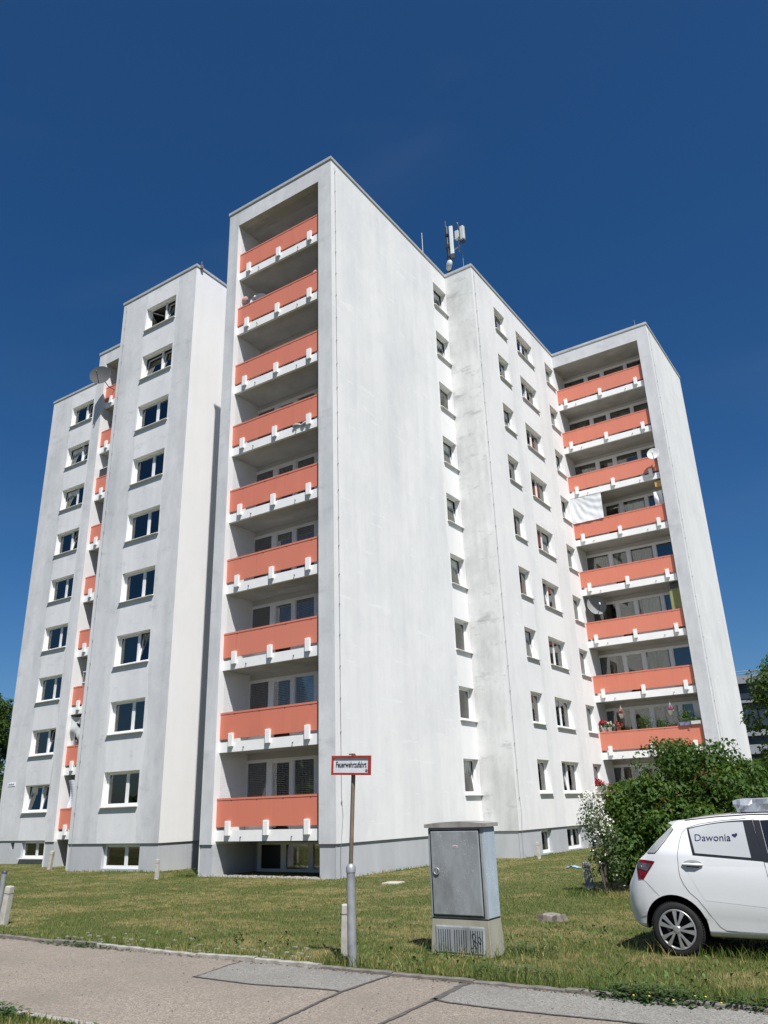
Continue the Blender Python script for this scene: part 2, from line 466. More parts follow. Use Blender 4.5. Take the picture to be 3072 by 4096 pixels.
# plinth: 3 cm behind the render above it
BASEL, BASEN = (-12.5, -10.33), (-24.1, -22.2)
BA, BC = (11.46, 12.52), (14.16, 16.0)
PI_ = .05
wall(fL, XLL+.03, XL-.03, -1.25, 0, [(*BASEL, -.88, -.03)], M['plinth'], M['plinth'], 'plinth', inset=PI_)
wall(fN, XN+.03, XM-.0, -1.35, 0, [(*BASEN, -.80, -.03), (-25.05, -24.74, -.41, -.09)], M['plinth'], M['plinth'], 'plinth', inset=PI_)
wall(fB, .03, Y2, -1.25, 0, [], M['plinth'], M['plinth'], 'plinth', inset=PI_)
wall(fA2, 0, X2-.03, -1.25, 0, [], M['plinth'], M['plinth'], 'plinth', inset=PI_)
wall(fB2, Y2+.03, Y3, -1.25, 0, [(*BA, -.90, -.04), (*BC, -.90, -.04)], M['plinth'], M['plinth'], 'plinth', inset=PI_)
wall(fB3, Y3+.03, Y4, -1.25, 0, [], M['plinth'], M['plinth'], 'plinth', inset=PI_)
wall(fLr, YL+.03, 9.0, -1.25, 0, [], M['plinth'], M['plinth'], 'plinth', inset=PI_)
window(fL, *BASEL, -.88, -.03, (.58, .42), cur=[(0, .25, 0, 'curtain_dk')], sill=False)
window(fN, *BASEN, -.80, -.03, (.58, .42), sill=True)
window(fB2, *BA, -.90, -.04, (1.0,), cur=[(0, 1, .0, 'curtain_dk')], sill=False)
window(fB2, *BC, -.90, -.04, (.5, .5), cur=[(0, .4, 0, 'curtain'), (.55, 1, 0, 'curtain_dk')], sill=False)
b = MB(); b.box(-25.045, -24.745, YN+.15, YN+.2, -.405, -.095); b.build('vent_grille', M['dark_metal'], bld)
# underside lip of the render over the plinth
b = MB()
for (x0,x1,y0,y1) in ((XLL,XL,YL,YL+PI_),(XN,XM,YN,YN+PI_),(0-PI_,0,0,Y2),(0,X2,Y2,Y2+PI_),(X2-PI_,X2,Y2,Y3),(X3-PI_,X3,Y3,Y4),(XL-PI_,XL,YL,9)):
    b.poly([(x0,y0,0),(x1,y0,0),(x1,y1,0),(x0,y1,0)])
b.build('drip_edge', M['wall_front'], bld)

# ------------------------------------------------------------------ balcony stacks
def slab_mesh(wd, endgap):
    b = MB()
    b.box(0, wd, YR+.1, DEP, SOF+.004, SOF+.2, 1)            # slab
    b.box(0, wd-endgap, YR, YR+.1, SOF, .416)          # white upstand
    if endgap: b.box(wd-endgap, wd, YR+.12, YR+.2, SOF+.2, .40)
    return b.mesh('balcony', [M['white'], M['soffit']])
def rail_mesh(wd):
    b = MB()
    b.box(0, wd, YR+.0, YR+.05, .517, RAIL-.062)
    b.box(0, wd, YR-.012, YR+.075, RAIL-.062, RAIL)
    return b.mesh('railing', M['orange'])
def cap_seam_mesh(wd, n=4):
    b = MB()
    for i in range(n):
        x = wd*(i+.6)/n
        b.box(x-.02, x+.02, YR-.006, YR-.001, RAIL-.1, RAIL-.064)
    return b.mesh('fixing', M['dark_metal'])
def bracket_mesh():
    b = MB()
    P = [(.082, .265), (.082, .68), (.10, .695), (.168, .695), (.168, .33), (.16, .265)]
    b.prism(P, -.09, .09, lambda a, c, d: (d, a, c))
    return b.mesh('bracket', M['white'])
def drain_mesh():
    b = MB(); b.tube([(0, YR+.05, .215), (0, YR-.03, .215), (.03, YR-.07, .20), (.035, YR-.08, .17)], .017, 6)
    return b.mesh('drain_spout', M['dark_metal'])
def net_mesh(wd, z0, z1):
    b = MB(); y = YR+.11
    for i in range(int(wd/.055)):
        x = .02+i*.055; b.poly([(x,y,z0),(x+.0025,y,z0),(x+.0025,y,z1),(x,y,z1)])
    for j in range(int((z1-z0)/.055)):
        z = z0+.02+j*.055; b.poly([(0,y,z),(wd,y,z),(wd,y,z+.0025),(0,y,z+.0025)])
    return b.mesh('bird_net', M['grey_metal'])
GL_MAIN = [(-.02, .93, .95, 2.56), (1.17, 1.94, .32, 2.51), (2.12, 3.0, .95, 2.56), (3.2, 4.3, .95, 2.56)]
GL_FAR = [(.0, 1.27, .95, 2.53), (1.45, 2.25, .32, 2.50), (2.44, 3.64, .95, 2.53), (3.8, 4.92, .95, 2.53)]
def glaze_frame(g, wd, y):
    b = MB(); z1 = 2.63
    xs = [0.0] + [v for p in g for v in p[:2]] + [wd]
    xs = [max(0, v) for v in xs]
    for i in range(0, len(xs)-1, 2):
        if xs[i+1]-xs[i] > .01: b.box(xs[i], xs[i+1], y-.07, y, .3, z1)
    for (a, c, e, f) in g:
        a = max(0, a)
        b.box(a, c, y-.07, y, f, z1)
        b.box(a, c, y-.07, y, .3 if e > .5 else .22, e)
        # inner sash step
        for q in ((a, a+.03, e, f), (c-.03, c, e, f), (a+.03, c-.03, e, e+.03), (a+.03, c-.03, f-.03, f)):
            b.box(q[0], q[1], y-.045, y-.01, q[2], q[3])
    return b.mesh('balcony_window', M['frame'])
def balcony_stack(fc, ol, orr, right_wall, brackets, glz, endgap=0.0, net=False, pillar_left=None, pillar_right=None, base_depth=2.1, key='m', cur=lambda i, k: None):
    y0 = fc.c; wd = orr-ol; top = 24.85
    xa = pillar_left if pillar_left is not None else ol
    xb = pillar_right if pillar_right is not None else orr
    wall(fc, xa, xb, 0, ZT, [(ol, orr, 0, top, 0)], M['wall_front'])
    for (a, c) in ((xa, ol), (orr, xb)):
        if c-a > .02: wall(fc, a+.03 if a == xa else a, c-.03 if c == xb else c, -1.25, 0, [], M['plinth'], M['plinth'], 'plinth', inset=PI_)
    yb = y0+DEP
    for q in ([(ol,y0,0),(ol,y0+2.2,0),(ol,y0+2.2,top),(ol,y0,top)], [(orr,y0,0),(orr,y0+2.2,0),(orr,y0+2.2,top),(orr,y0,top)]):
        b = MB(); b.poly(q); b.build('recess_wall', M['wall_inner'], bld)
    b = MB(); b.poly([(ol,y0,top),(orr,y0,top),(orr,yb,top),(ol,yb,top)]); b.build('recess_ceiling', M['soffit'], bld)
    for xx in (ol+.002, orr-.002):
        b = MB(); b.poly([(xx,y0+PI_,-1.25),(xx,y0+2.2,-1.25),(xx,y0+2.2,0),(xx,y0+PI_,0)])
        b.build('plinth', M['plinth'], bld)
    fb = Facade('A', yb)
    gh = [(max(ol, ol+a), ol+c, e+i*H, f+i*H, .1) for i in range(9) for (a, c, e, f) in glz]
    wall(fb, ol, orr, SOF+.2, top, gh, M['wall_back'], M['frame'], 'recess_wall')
    for i in range(9):
        z = i*H
        bal = link('balcony', cached((key, 'slab'), lambda: slab_mesh(wd, endgap)), bld, (ol, y0, z))
        link('railing', cached((key, 'rail'), lambda: rail_mesh(wd-endgap)), bal)
        link('fixing', cached((key, 'fix'), lambda: cap_seam_mesh(wd-endgap)), bal)
        for x in brackets: link('bracket', cached('bracket', bracket_mesh), bal, (x, 0, 0))
        for x in (brackets[0]+.55, brackets[2]-.62): link('drain_spout', cached('drain', drain_mesh), bal, (x, 0, 0))
        if net: link('bird_net', cached((key, 'net'), lambda: net_mesh(wd, RAIL+.01, SOF+H-.01)), bal)
        gw = link('balcony_window', cached((key, 'gw'), lambda: glaze_frame(glz, wd, DEP+.0)), bld, (ol, y0, z))
        for k, (a, c, e, f) in enumerate(glz):
            a = max(0, a)
            def pm():
                q = MB(); q.box(a+.025, c-.025, DEP-.03, DEP-.022, e+.025, f-.025); return q.mesh('pane', M['glass'])
            link('pane', cached((key, 'pane', k), pm), gw)
            cc = cur(i, k)
            if cc:
                def cm():
                    q = MB(); n = 30
                    x0, x1 = a+.05+(c-a)*cc[0], a+(c-a)*cc[1]-.03
                    pts = [(x0+(x1-x0)*t/n, DEP+.2+.02*math.sin(t*1.7)) for t in range(n+1)]
                    q.grid([[(x, y, e) for x, y in pts], [(x, y, f) for x, y in pts]]); return q.mesh('curtain', M[cc[2]])
                link('curtain', cached((key, 'cur', k, cc), cm), gw)
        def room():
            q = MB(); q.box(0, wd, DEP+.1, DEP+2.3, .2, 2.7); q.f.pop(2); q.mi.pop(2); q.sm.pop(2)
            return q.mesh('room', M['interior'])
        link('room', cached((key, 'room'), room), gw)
    return wd

def cur_main(i, k):
    if k == 1: return (0, .38, 'curtain') if i in (0, 1, 2) else ((0, 1, 'curtain_yl') if i == 3 else None)
    if k == 0: return (0, 1, 'curtain_dk')
    return None
def cur_far(i, k):
    return {0: (0, .75, 'curtain_dk'), 1: (0, .3, 'curtain') if i == 4 else None, 2: (.1, 1, 'curtain') if i in (3, 5) else (0, 1, 'curtain_dk'), 3: (0, 1, 'curtain_dk') if i % 2 else None}[k]
balcony_stack(fA, -5.044, -.645, 0, (.57, 2.21, 3.85), GL_MAIN, 0, True, -W, 0, key='m', cur=cur_main)
balcony_stack(fMf, -18.83, XLL-.02, None, (.55, 2.2, 3.6), [(0, .95, .95, 2.56), (1.15, 1.95, .32, 2.5), (2.15, 3.9, .95, 2.56)], 0, False, XM, None, key='l', cur=lambda i, k: (0, 1, 'curtain_dk') if k else None)
balcony_stack(fA3, X2, 6.44, None, (.46, 2.48, 4.49), GL_FAR, .07, False, None, X3, key='r', cur=cur_far)
# end panel of the right stack, glazed basement under the middle stack
b = MB(); y0 = 2.12
wall(Facade('A', 2.1), -5.044, -.645, -1.3, SOF, [(-4.8, -.66, -.93, -.03, .1)], M['plinth'], M['plinth'], 'recess_wall')
wall(Facade('A', YM+2.1), -18.83, XLL, -1.4, SOF, [], M['plinth'], M['plinth'], 'recess_wall')
wall(Facade('A', Y3+2.1), X2, 6.44, -1.3, SOF, [], M['plinth'], M['plinth'], 'recess_wall')
b = MB()
bx = [-4.9, -4.75, -3.86, -3.63, -2.69, -2.48, -1.6, -1.4, -.75, -.65]
for i in range(0, 10, 2): b.box(bx[i], bx[i+1], 2.03, 2.10, -.95, -.02)
for i in range(1, 9, 2):
    b.box(bx[i], bx[i+1], 2.03, 2.10, -.10, -.02); b.box(bx[i], bx[i+1], 2.03, 2.10, -.95, -.84)
b.box(-4.95, -.65, 1.95, 2.09, -1.02, -.955)
gw = b.build('basement_window', M['frame'], bld)
for i in range(1, 9, 2):
    b = MB(); b.box(bx[i]+.002, bx[i+1]-.002, 2.07, 2.078, -.838, -.102); b.build('pane', M['glass'], gw)
    b = MB(); b.box(bx[i]-.05, bx[i+1]-.2*(i == 1), 2.13, 2.14, -.93, -.03); b.build('curtain', M['curtain_yl'], gw)
b = MB(); b.box(-5.0, -.6, 2.32, 4.2, -1, .08); b.f.pop(2); b.mi.pop(2); b.sm.pop(2)
b.build('room', M['interior'], gw)

# ------------------------------------------------------------------ roof, coping, conductors
OUT = [(-W,0),(0,0),(0,Y2),(X2,Y2),(X2,Y3),(X3,Y3),(X3,Y4),(-3,Y4),(-3,18),(XN,18),(XN,YN),(XM,YN),(XM,YM),(XLL,YM),(XLL,YL),(XL,YL),(XL,9),(-W,9)]
def offset(poly, d):
    n = len(poly); out = []
    for i in range(n):
        p0, p1, p2 = Vector(poly[i-1]), Vector(poly[i]), Vector(poly[(i+1) % n])
        e1 = (p1-p0).normalized(); e2 = (p2-p1).normalized()
        n1 = Vector((e1.y, -e1.x)); n2 = Vector((e2.y, -e2.x))
        out.append(p1 + (n1+n2) * d / (1 + n1.dot(n2)))
    return out
b = MB()
b.poly([(x, y, ZT-.05) for x, y in OUT])
b.build('roof', M['soffit'], bld)
b = MB()
prof = [(.002, ZT-.012), (.042, ZT+.03), (.042, 25.775), (.03, 25.785), (-.30, 25.80), (-.30, ZT-.05)]
rows = [[(*offset(OUT, d)[i % len(OUT)], z) for i in range(len(OUT)+1)] for d, z in prof]
b.grid(rows, 0, False)
b.build('coping', M['coping'], bld)
def conductor(pts, clampdir, step=1.0):
    b = MB(); b.tube(pts, .0065, 6)
    z = pts[0][2]-.3
    while z > .4:
        x, y = pts[0][0], pts[0][1]
        b.box(x-.016, x+.016, y-.016, y+.016, z-.022, z+.022); z -= step
    return b.build('lightning_conductor', M['cable'], bld)
conductor([(.035,.235,25.45),(.035,.235,1.3),(.035,.30,.75),(.035,.22,.2),(.0,.235,-.02),(.0,.21,-.5),(.0,.24,-1.0)], 'x')
conductor([(X2+.035,9.53,25.45),(X2+.035,9.53,1.3),(X2+.035,9.62,.6),(X2+.035,9.52,.1),(X2,9.55,-.5),(X2,9.54,-1.0)], 'x')
conductor([(X3+.035,19.8,25.45),(X3+.035,19.8,-1)], 'x')
conductor([(-14.3,YL-.035,25.45),(-14.3,YL-.035,.2),(-14.33,YL,-.3),(-14.31,YL,-1)], 'y')
# small name plate at the far left corner
b = MB(); b.box(-25.87, -25.24, YN-.02, YN-.002, 2.64, 2.82)
pl = b.build('name_plate', M['white'], bld)
b = MB(); x = -25.8
for k in range(9):
    hgt = .05 + .05*rr.random(); b.box(x, x+.022+.02*rr.random(), YN-.024, YN-.0205, 2.69, 2.69+hgt); x += .055
b.build('plate_lettering', simple('plate_blue', (.03, .05, .2), .6, 0), pl)

# ------------------------------------------------------------------ ground
def grass_colour(n, l, extra=0.0):
    P = n.new('ShaderNodeNewGeometry').outputs['Position']
    big = ramp(n, l, noise(n, l, P, (1, 1, 0), .55, 5, .62, 2.0), [(.42, 0.0), (.60, 1.0)])
    mid = ramp(n, l, noise(n, l, P, (1, 1, 0), 2.6, 6, .70, 9.0), [(.40, 0.0), (.64, 1.0)])
    dry = mix(n, l, .5, big, mid)
    return dry
def grass_mat(blade):
    mt, n, l, b = nodes('grass_blade' if blade else 'lawn_soil')
    dry = grass_colour(n, l)
    dr = ramp(n, l, dry, [(.34, 0.0), (.86, 1.0)])
    if blade:
        g = n.new('ShaderNodeNewGeometry').outputs['Random Per Island']
        green = mix(n, l, g, (.034, .072, .011), (.112, .142, .027))
        straw = mix(n, l, g, (.165, .148, .046), (.35, .29, .115))
        th = n.new('ShaderNodeMath'); th.operation = 'GREATER_THAN'
        h2 = n.new('ShaderNodeMath'); h2.operation = 'MULTIPLY'; h2.inputs[1].default_value = 7.31
        fr = n.new('ShaderNodeMath'); fr.operation = 'FRACT'
        l.new(g, h2.inputs[0]); l.new(h2.outputs[0], fr.inputs[0])
        sc_ = n.new('ShaderNodeMath'); sc_.operation = 'MULTIPLY_ADD'; sc_.inputs[1].default_value = .78; sc_.inputs[2].default_value = .03
        l.new(dr, sc_.inputs[0]); l.new(sc_.outputs[0], th.inputs[0]); l.new(fr.outputs[0], th.inputs[1])
        c = mix(n, l, th.outputs[0], green, straw)
    else:
        P = n.new('ShaderNodeNewGeometry').outputs['Position']
        f = ramp(n, l, noise(n, l, P, sc=9, detail=8, rough=.75), [(.3, 0.0), (.7, 1.0)])
        a = mix(n, l, f, (.055, .068, .018), (.125, .135, .035))
        d = mix(n, l, f, (.13, .105, .045), (.25, .21, .09))
        c = mix(n, l, dr, a, d)
        bump(n, l, noise(n, l, P, sc=30, detail=6), b, .9, .04)
    l.new(c, b.inputs['Base Color']); b.inputs['Roughness'].default_value = .75
    b.inputs['Specular IOR Level'].default_value = .25
    return mt
M['lawn'] = grass_mat(False); M['blade'] = grass_mat(True)
def axis(lo, a, b_, hi, step):
    v = [lo, lo*.5 + a*.5, *np.arange(a, b_+1e-6, step), hi*.5+b_*.5, hi]
    return [float(x) for x in v]
xs = axis(-700, -40, 26, 700, 1.0)
ys = [-700, -300, -60, -30, -15.6, -14.46, -14.455, -11.405, -11.40] + [float(v) for v in np.arange(-11, 34, 1.0)] + [60, 200, 500, 900]
def lawn_z(x, y):
    if -14.457 < y < -11.403: return -.90
    return ground_z(max(-40, min(26, x)), min(y, 30))
b = MB()
b.grid([[(x, y, lawn_z(x, y)) for x in xs] for y in ys], 0, True)
structure(b.build('lawn', M['lawn']))

def asphalt(name, c1, c2, c3, sc=110):
    mt, n, l, b = nodes(name)
    P = n.new('ShaderNodeNewGeometry').outputs['Position']
    v = n.new('ShaderNodeTexVoronoi'); v.inputs['Scale'].default_value = sc; l.new(P, v.inputs['Vector'])
    cr = ramp(n, l, v.outputs['Color'], [(.25, 0.0), (.8, 1.0)])
    bl = ramp(n, l, noise(n, l, P, sc=.8, detail=6, rough=.65), [(.35, 0.0), (.68, 1.0)])
    fn = ramp(n, l, noise(n, l, P, sc=26, detail=6, rough=.7), [(.38, 0.0), (.68, 1.0)])
    c = mix(n, l, cr, c1, c2); c = mix(n, l, mix(n, l, .5, bl, fn), c, c3)
    # stained band along the kerb
    l.new(c, b.inputs['Base Color']); b.inputs['Roughness'].default_value = .92; b.inputs['Specular IOR Level'].default_value = .2
    bump(n, l, mix(n, l, .5, v.outputs['Distance'], fn), b, .35, .004)
    return mt
M['path'] = asphalt('path_asphalt', (.165, .142, .116), (.37, .318, .26), (.175, .154, .128), 85)
M['patch'] = asphalt('patch_asphalt', (.155, .15, .135), (.34, .33, .30), (.16, .152, .136), 90)
M['tar'] = simple('tar_seam', (.085, .078, .072), .8, .3, 12, world=True)
M['road'] = asphalt('road_asphalt', (.045, .045, .046), (.09, .09, .09), (.06, .06, .06))
PZ = -.82
def sheet(name, poly, z, mat, parent=None):
    b = MB(); b.poly([(x, y, z) for x, y in poly]); return b.build(name, mat, parent)
path = structure(sheet('path', [(-120, -14.40), (120, -14.40), (120, -11.455), (-120, -11.455)], PZ, M['path']))
structure(sheet('road', [(-200, -24), (200, -24), (200, -16.4), (-200, -16.4)], -.796, M['road']))
sheet('asphalt_patch', [(7.40, -12.42), (7.24, -11.70), (7.20, -11.457), (9.385, -11.457), (9.39, -11.66), (9.394, -12.32), (8.9, -12.36), (8.3, -12.45)], PZ+.004, M['patch'], path)
sheet('asphalt_patch', [(10.33, -11.457), (22.5, -11.457), (22.5, -12.30), (15, -12.29), (12.22, -12.28), (11.3, -12.31), (10.56, -12.29), (10.41, -12.22)], PZ+.004, M['patch'], path)
def seam(pts, wd):
    b = MB(); r = random.Random(5); rows = []; pp = []
    for i in range(len(pts)-1):
        p, q = Vector(pts[i]), Vector(pts[i+1]); n = max(2, int((q-p).length/.06))
        for k in range(n): pp.append(p.lerp(q, k/n))
    pp.append(Vector(pts[-1]))
    for i, p in enumerate(pp):
        t = (pp[min(i+1, len(pp)-1)] - pp[max(i-1, 0)]).normalized(); nn = Vector((-t.y, t.x))
        w1, w2 = wd*(.4+.25*r.random()), wd*(.4+.25*r.random()); j = (r.random()-.5)*wd*.35
        a = p+nn*(w1+j); c = p-nn*(w2-j)
        rows.append([(a.x, a.y, PZ+.008), (c.x, c.y, PZ+.008)])
    b.grid(rows, 0, False)
    return b.build('tar_seam', M['tar'], path)
seam([(7.40,-12.42),(7.24,-11.70),(7.22,-11.47)], .02)
seam([(7.36,-12.42),(8.28,-12.45),(8.8,-12.37),(9.3,-12.31),(9.39,-12.35)], .028)
seam([(9.39,-11.47),(9.39,-11.66),(9.40,-12.32),(9.47,-12.8),(9.61,-13.58),(9.68,-14.39)], .035)
seam([(10.35,-11.47),(10.353,-11.60),(10.405,-12.0),(10.41,-12.25)], .075)
seam([(10.41,-12.2),(10.43,-12.6),(10.463,-13.16),(10.5,-14.39)], .042)
seam([(10.40,-12.24),(10.56,-12.29),(11.2,-12.32),(12.22,-12.28),(15,-12.29),(22.4,-12.31)], .030)

# kerb stones, each one a piece of the path
M['kerb'] = simple('kerb_concrete', (.30, .285, .255), .9, .3, 7, bmp=.4)
M['kerb_dk'] = simple('kerb_concrete_dark', (.15, .138, .12), .9, .35, 7, bmp=.5)
kerbs = []
def kerb_mesh(mat, sd_):
    r = random.Random(sd_); b = MB(); n = 10
    top = []; 
    for i in range(n+1):
        x = i/n*.985; j = (r.random()-.5)*.012
        top.append((x, j, (r.random()-.5)*.008))
    b.grid([[(x, -.035+j, -.11) for x, j, k in top], [(x, -.035+j, k-.008) for x, j, k in top], [(x, -.026+j, k) for x, j, k in top], [(x, .03, k) for x, j, k in top], [(x, .036, -.11) for x, j, k in top]], 0, False)
    for e in (0, n):
        x, j, k = top[e]; b.poly([(x,-.035+j,-.11),(x,-.035+j,k-.008),(x,.03,k),(x,.036,-.11)])
    return b.mesh('kerb_stone', mat)
KM = [kerb_mesh(M['kerb'], i) for i in range(3)] + [kerb_mesh(M['kerb_dk'], i+3) for i in range(3)]
for i in range(-8, 22):
    x = i*1.0+.42
    k = (i*7) % 3 + (3 if x > 8.3 or x < 4.2 else 0)
    link('kerb_stone', KM[k], path, (x, -11.425+.012*rng.random(), -.779+.008*rng.random()-(.012 if x > 8.4 else 0)), (0, R(rng.normal()*.4), R(rng.normal()*.5)))
for i in range(-4, 14):
    link('kerb_stone', KM[(i*5) % 3], path, (i*1.0+.2, -14.43, -.785+.008*rng.random()), (0, R(rng.normal()*.4), 0))
# perforated paving stones that show through the grass beside the kerb
b = MB()
for i in range(26):
    for j in range(5):
        x = 3.0+i*.2+.1*(j % 2)+.02*rng.normal(); y = -11.22+j*.2+.015*rng.normal()
        if rng.random() < .5+.10*j: continue
        z = ground_z(x, y)+.012
        b.box(x-.035, x+.035, y-.02, y+.02, z-.04, z+.002)
o = b.build('paver_block', M['kerb']); o['kind'] = 'stuff'

# ------------------------------------------------------------------ grass blades
def outside(x, y, m=.08):
    """true where grass may grow"""
    inb = np.zeros_like(x, bool)
    for (x0,x1,y0,y1) in ((-W,0,0,12),(-8,X2,Y2,30),(-8,X3,Y3,30),(XLL,XL,YL,30),(XM,XLL,YM,30),(XN,XM,YN,30),(9.1,9.9,-10.05,-9.66)):
        inb |= (x > x0-m) & (x < x1+m) & (y > y0-m) & (y < y1+m)
    inb |= (y < -11.37) & (y > -14.48)
    inb |= (x > 11.78) & (x < 12.0) & (y > -9.35) & (y < -9.04)
    return ~inb
def blades(n, sampler, hmin, hmax, wd0, seed, lean=.45):
    r = np.random.default_rng(seed)
    x, y, dist = sampler(r, n)
    ok = outside(x, y); x, y, dist = x[ok], y[ok], dist[ok]; n = len(x)
    z = np.array([ground_z(a, c) for a, c in zip(x, y)])
    h = (hmin+(hmax-hmin)*r.random(n)**1.5)
    h = h*np.minimum(1, (10/dist)**.5)
    wd = wd0*np.maximum(1, dist/11.0)*(.7+.6*r.random(n))
    an = r.random(n)*2*np.pi; la = r.random(n)*2*np.pi; le = h*lean*r.random(n)*1.6
    dx, dy = np.cos(an)*wd*.5, np.sin(an)*wd*.5
    V = np.zeros((n, 5, 3), np.float32)
    mx, my = x+np.cos(la)*le*.35, y+np.sin(la)*le*.35
    V[:,0] = np.stack([x-dx, y-dy, z-.01], 1); V[:,1] = np.stack([x+dx, y+dy, z-.01], 1)
    V[:,2] = np.stack([mx+dx*.8, my+dy*.8, z+h*.6], 1); V[:,3] = np.stack([mx-dx*.8, my-dy*.8, z+h*.6], 1)
    V[:,4] = np.stack([x+np.cos(la)*le, y+np.sin(la)*le, z+h], 1)
    me = bpy.data.meshes.new('grass')
    me.vertices.add(n*5); me.vertices.foreach_set('co', V.ravel())
    base = np.arange(n)*5
    L = np.stack([base, base+1, base+2, base+3, base+3, base+2, base+4], 1).ravel()
    me.loops.add(len(L)); me.loops.foreach_set('vertex_index', L.astype(np.int32))
    me.polygons.add(n*2)
    st = np.stack([np.arange(n)*7, np.arange(n)*7+4], 1).ravel()
    me.polygons.foreach_set('loop_start', st.astype(np.int32))
    me.update(calc_edges=True); me.materials.append(M['blade'])
    return me
def polar(rmin, rmax, a0, a1, p):
    def f(r, n):
        u = r.random(n); e = 2-p
        d = (rmin**e+(rmax**e-rmin**e)*u)**(1/e)
        a = R(a0)+(R(a1)-R(a0))*r.random(n)
        # angle measured from the camera heading, positive to the right
        hx, hy = -math.sin(YAW), math.cos(YAW)
        vx = hx*np.cos(a)+math.cos(YAW)*np.sin(a); vy = hy*np.cos(a)+math.sin(YAW)*np.sin(a)
        return CAM.x+vx*d, CAM.y+vy*d, d
    return f
g = link('grass', blades(520000, polar(7.6, 46, -36, 36, 1.6), .016, .055, .0050, 1)); g['kind'] = 'stuff'
def box_s(x0, x1, y0, y1):
    def f(r, n):
        x = x0+(x1-x0)*r.random(n); y = y0+(y1-y0)*r.random(n)
        return x, y, np.hypot(x-CAM.x, y-CAM.y)
    return f
g = link('verge_grass', blades(26000, box_s(3, 10.5, -16.3, -14.47), .02, .07, .006, 2)); g['kind'] = 'stuff'
# taller dry stalks along the kerb, round the cabinet and under the car
def tall(name, specs, hmin, hmax, seed):
    allx = []
    def f(r, n):
        X, Y = [], []
        for (cx, cy, sx, sy, k) in specs:
            X.append(r.normal(cx, sx, k)); Y.append(np.maximum(r.normal(cy, sy, k), -11.36))
        x, y = np.concatenate(X), np.concatenate(Y)
        return x, y, np.hypot(x-CAM.x, y-CAM.y)
    o = link(name, blades(0, f, hmin, hmax, .0055, seed, .8)); o['kind'] = 'stuff'; return o
tall('tall_grass', [(8.8,-11.25,.35,.08,260),(9.5,-10.12,.4,.09,420),(10.1,-9.75,.25,.15,160),(12.6,-8.95,.6,.12,300),(12.0,-8.85,.4,.25,160),(13.0,-11.3,.8,.1,380),(11.0,-11.3,.9,.06,260),(13.2,-8.98,.8,.05,260),(4,-11.3,1.5,.05,300),(-5.8,-.3,.25,.2,260),(8.4,-2.0,.6,.4,700),(-3,-.08,1.6,.06,260),(-11.5,1.35,1.6,.08,420),(.12,3.2,.06,1.8,420),(1.62,14,.06,2.6,320),(10.9,-11.36,1.4,.03,420),(7.0,-11.34,1.4,.03,260),(10.4,-9.2,.6,.5,260)], .08, .20, 5)

def lawn_weeds():
    r = np.random.default_rng(41); n = 3500
    x, y, dist = polar(8.0, 14, -34, 34, 1.2)(r, n)
    # clumps: keep where a wavy field is high
    f = np.sin(x*2.1+1.3*np.sin(y*1.7))+np.sin(y*2.9+1.1*np.sin(x*2.3))+.8*r.normal(0, 1, n)
    ok = outside(x, y, .12) & (f > .55); x, y, dist = x[ok], y[ok], dist[ok]; n = len(x)
    z = np.array([ground_z(a, c) for a, c in zip(x, y)])
    s_ = (.022+.030*r.random(n))*np.maximum(1, dist/14); a = r.random(n)*6.283; t = .1+.7*r.random(n)
    c, s2 = np.cos(a), np.sin(a)
    V = np.zeros((n, 4, 3), np.float32)
    V[:,0] = np.stack([x, y, z+.005], 1); V[:,1] = np.stack([x+c*s_-s2*s_*.4, y+s2*s_+c*s_*.4, z+.02+t*s_], 1)
    V[:,2] = np.stack([x+c*2*s_, y+s2*2*s_, z+.03+t*s_*1.2], 1); V[:,3] = np.stack([x+c*s_+s2*s_*.4, y+s2*s_-c*s_*.4, z+.02+t*s_], 1)
    me = bpy.data.meshes.new('lawn_weeds'); me.vertices.add(n*4); me.vertices.foreach_set('co', V.ravel())
    me.loops.add(n*4); me.loops.foreach_set('vertex_index', np.arange(n*4, dtype=np.int32))
    me.polygons.add(n); me.polygons.foreach_set('loop_start', (np.arange(n)*4).astype(np.int32))
    me.update(calc_edges=True); me.materials.append(M['leaf_low'])
    me.materials[0] = simple('lawn_weed', (.065, .115, .025), .6, .35, 3, world=True)
    link('lawn_weeds', me)['kind'] = 'stuff'
# clover and dandelion patch spilling over the kerb
M['leaf_low'] = simple('weed_leaf', (.034, .078, .014), .55, .4, 20)
M['yellow'] = simple('yellow_petal', (.62, .47, .06), .6, .1, 9)
lawn_weeds()
def weed(cx, cy, sx, sy, n, hmax, label, yel=0, seed=0):
    r = np.random.default_rng(seed); t = thing('weed_patch', label, 'weeds', (cx, cy, ground_z(cx, cy)))
    b = MB()
    for i in range(n):
        x, y = r.normal(0, sx), r.normal(0, sy); z = max(-.01, hmax*(1-(x/(2.2*sx))**2-(y/(2.2*sy))**2)*r.random())
        if cy+y < -11.46: z -= .02
        a = r.random()*6.28; s_ = .018+.022*r.random(); tl = (r.random()-.4)*.8
        c, s2 = math.cos(a), math.sin(a)
        b.poly([(x, y, z), (x+c*s_-s2*s_*.45, y+s2*s_+c*s_*.45, z+tl*s_), (x+c*2*s_, y+s2*2*s_, z+tl*1.2*s_), (x+c*s_+s2*s_*.45, y+s2*s_-c*s_*.45, z+tl*s_)])
    o = b.build('weed_leaf', M['leaf_low'], t); o['kind'] = 'stuff'
    if yel:
        b = MB()
        for i in range(yel):
            x, y = r.normal(0, sx), r.normal(-sy*.6, sy*.7); z = hmax*.5*r.random()
            b.lathe([(0, z+.010), (.008, z+.009), (.011, z+.003), (.003, z-.004)], 7, 0, Matrix.Translation((x, y, 0)))
        o = b.build('flower_head', M['yellow'], t); o['kind'] = 'stuff'
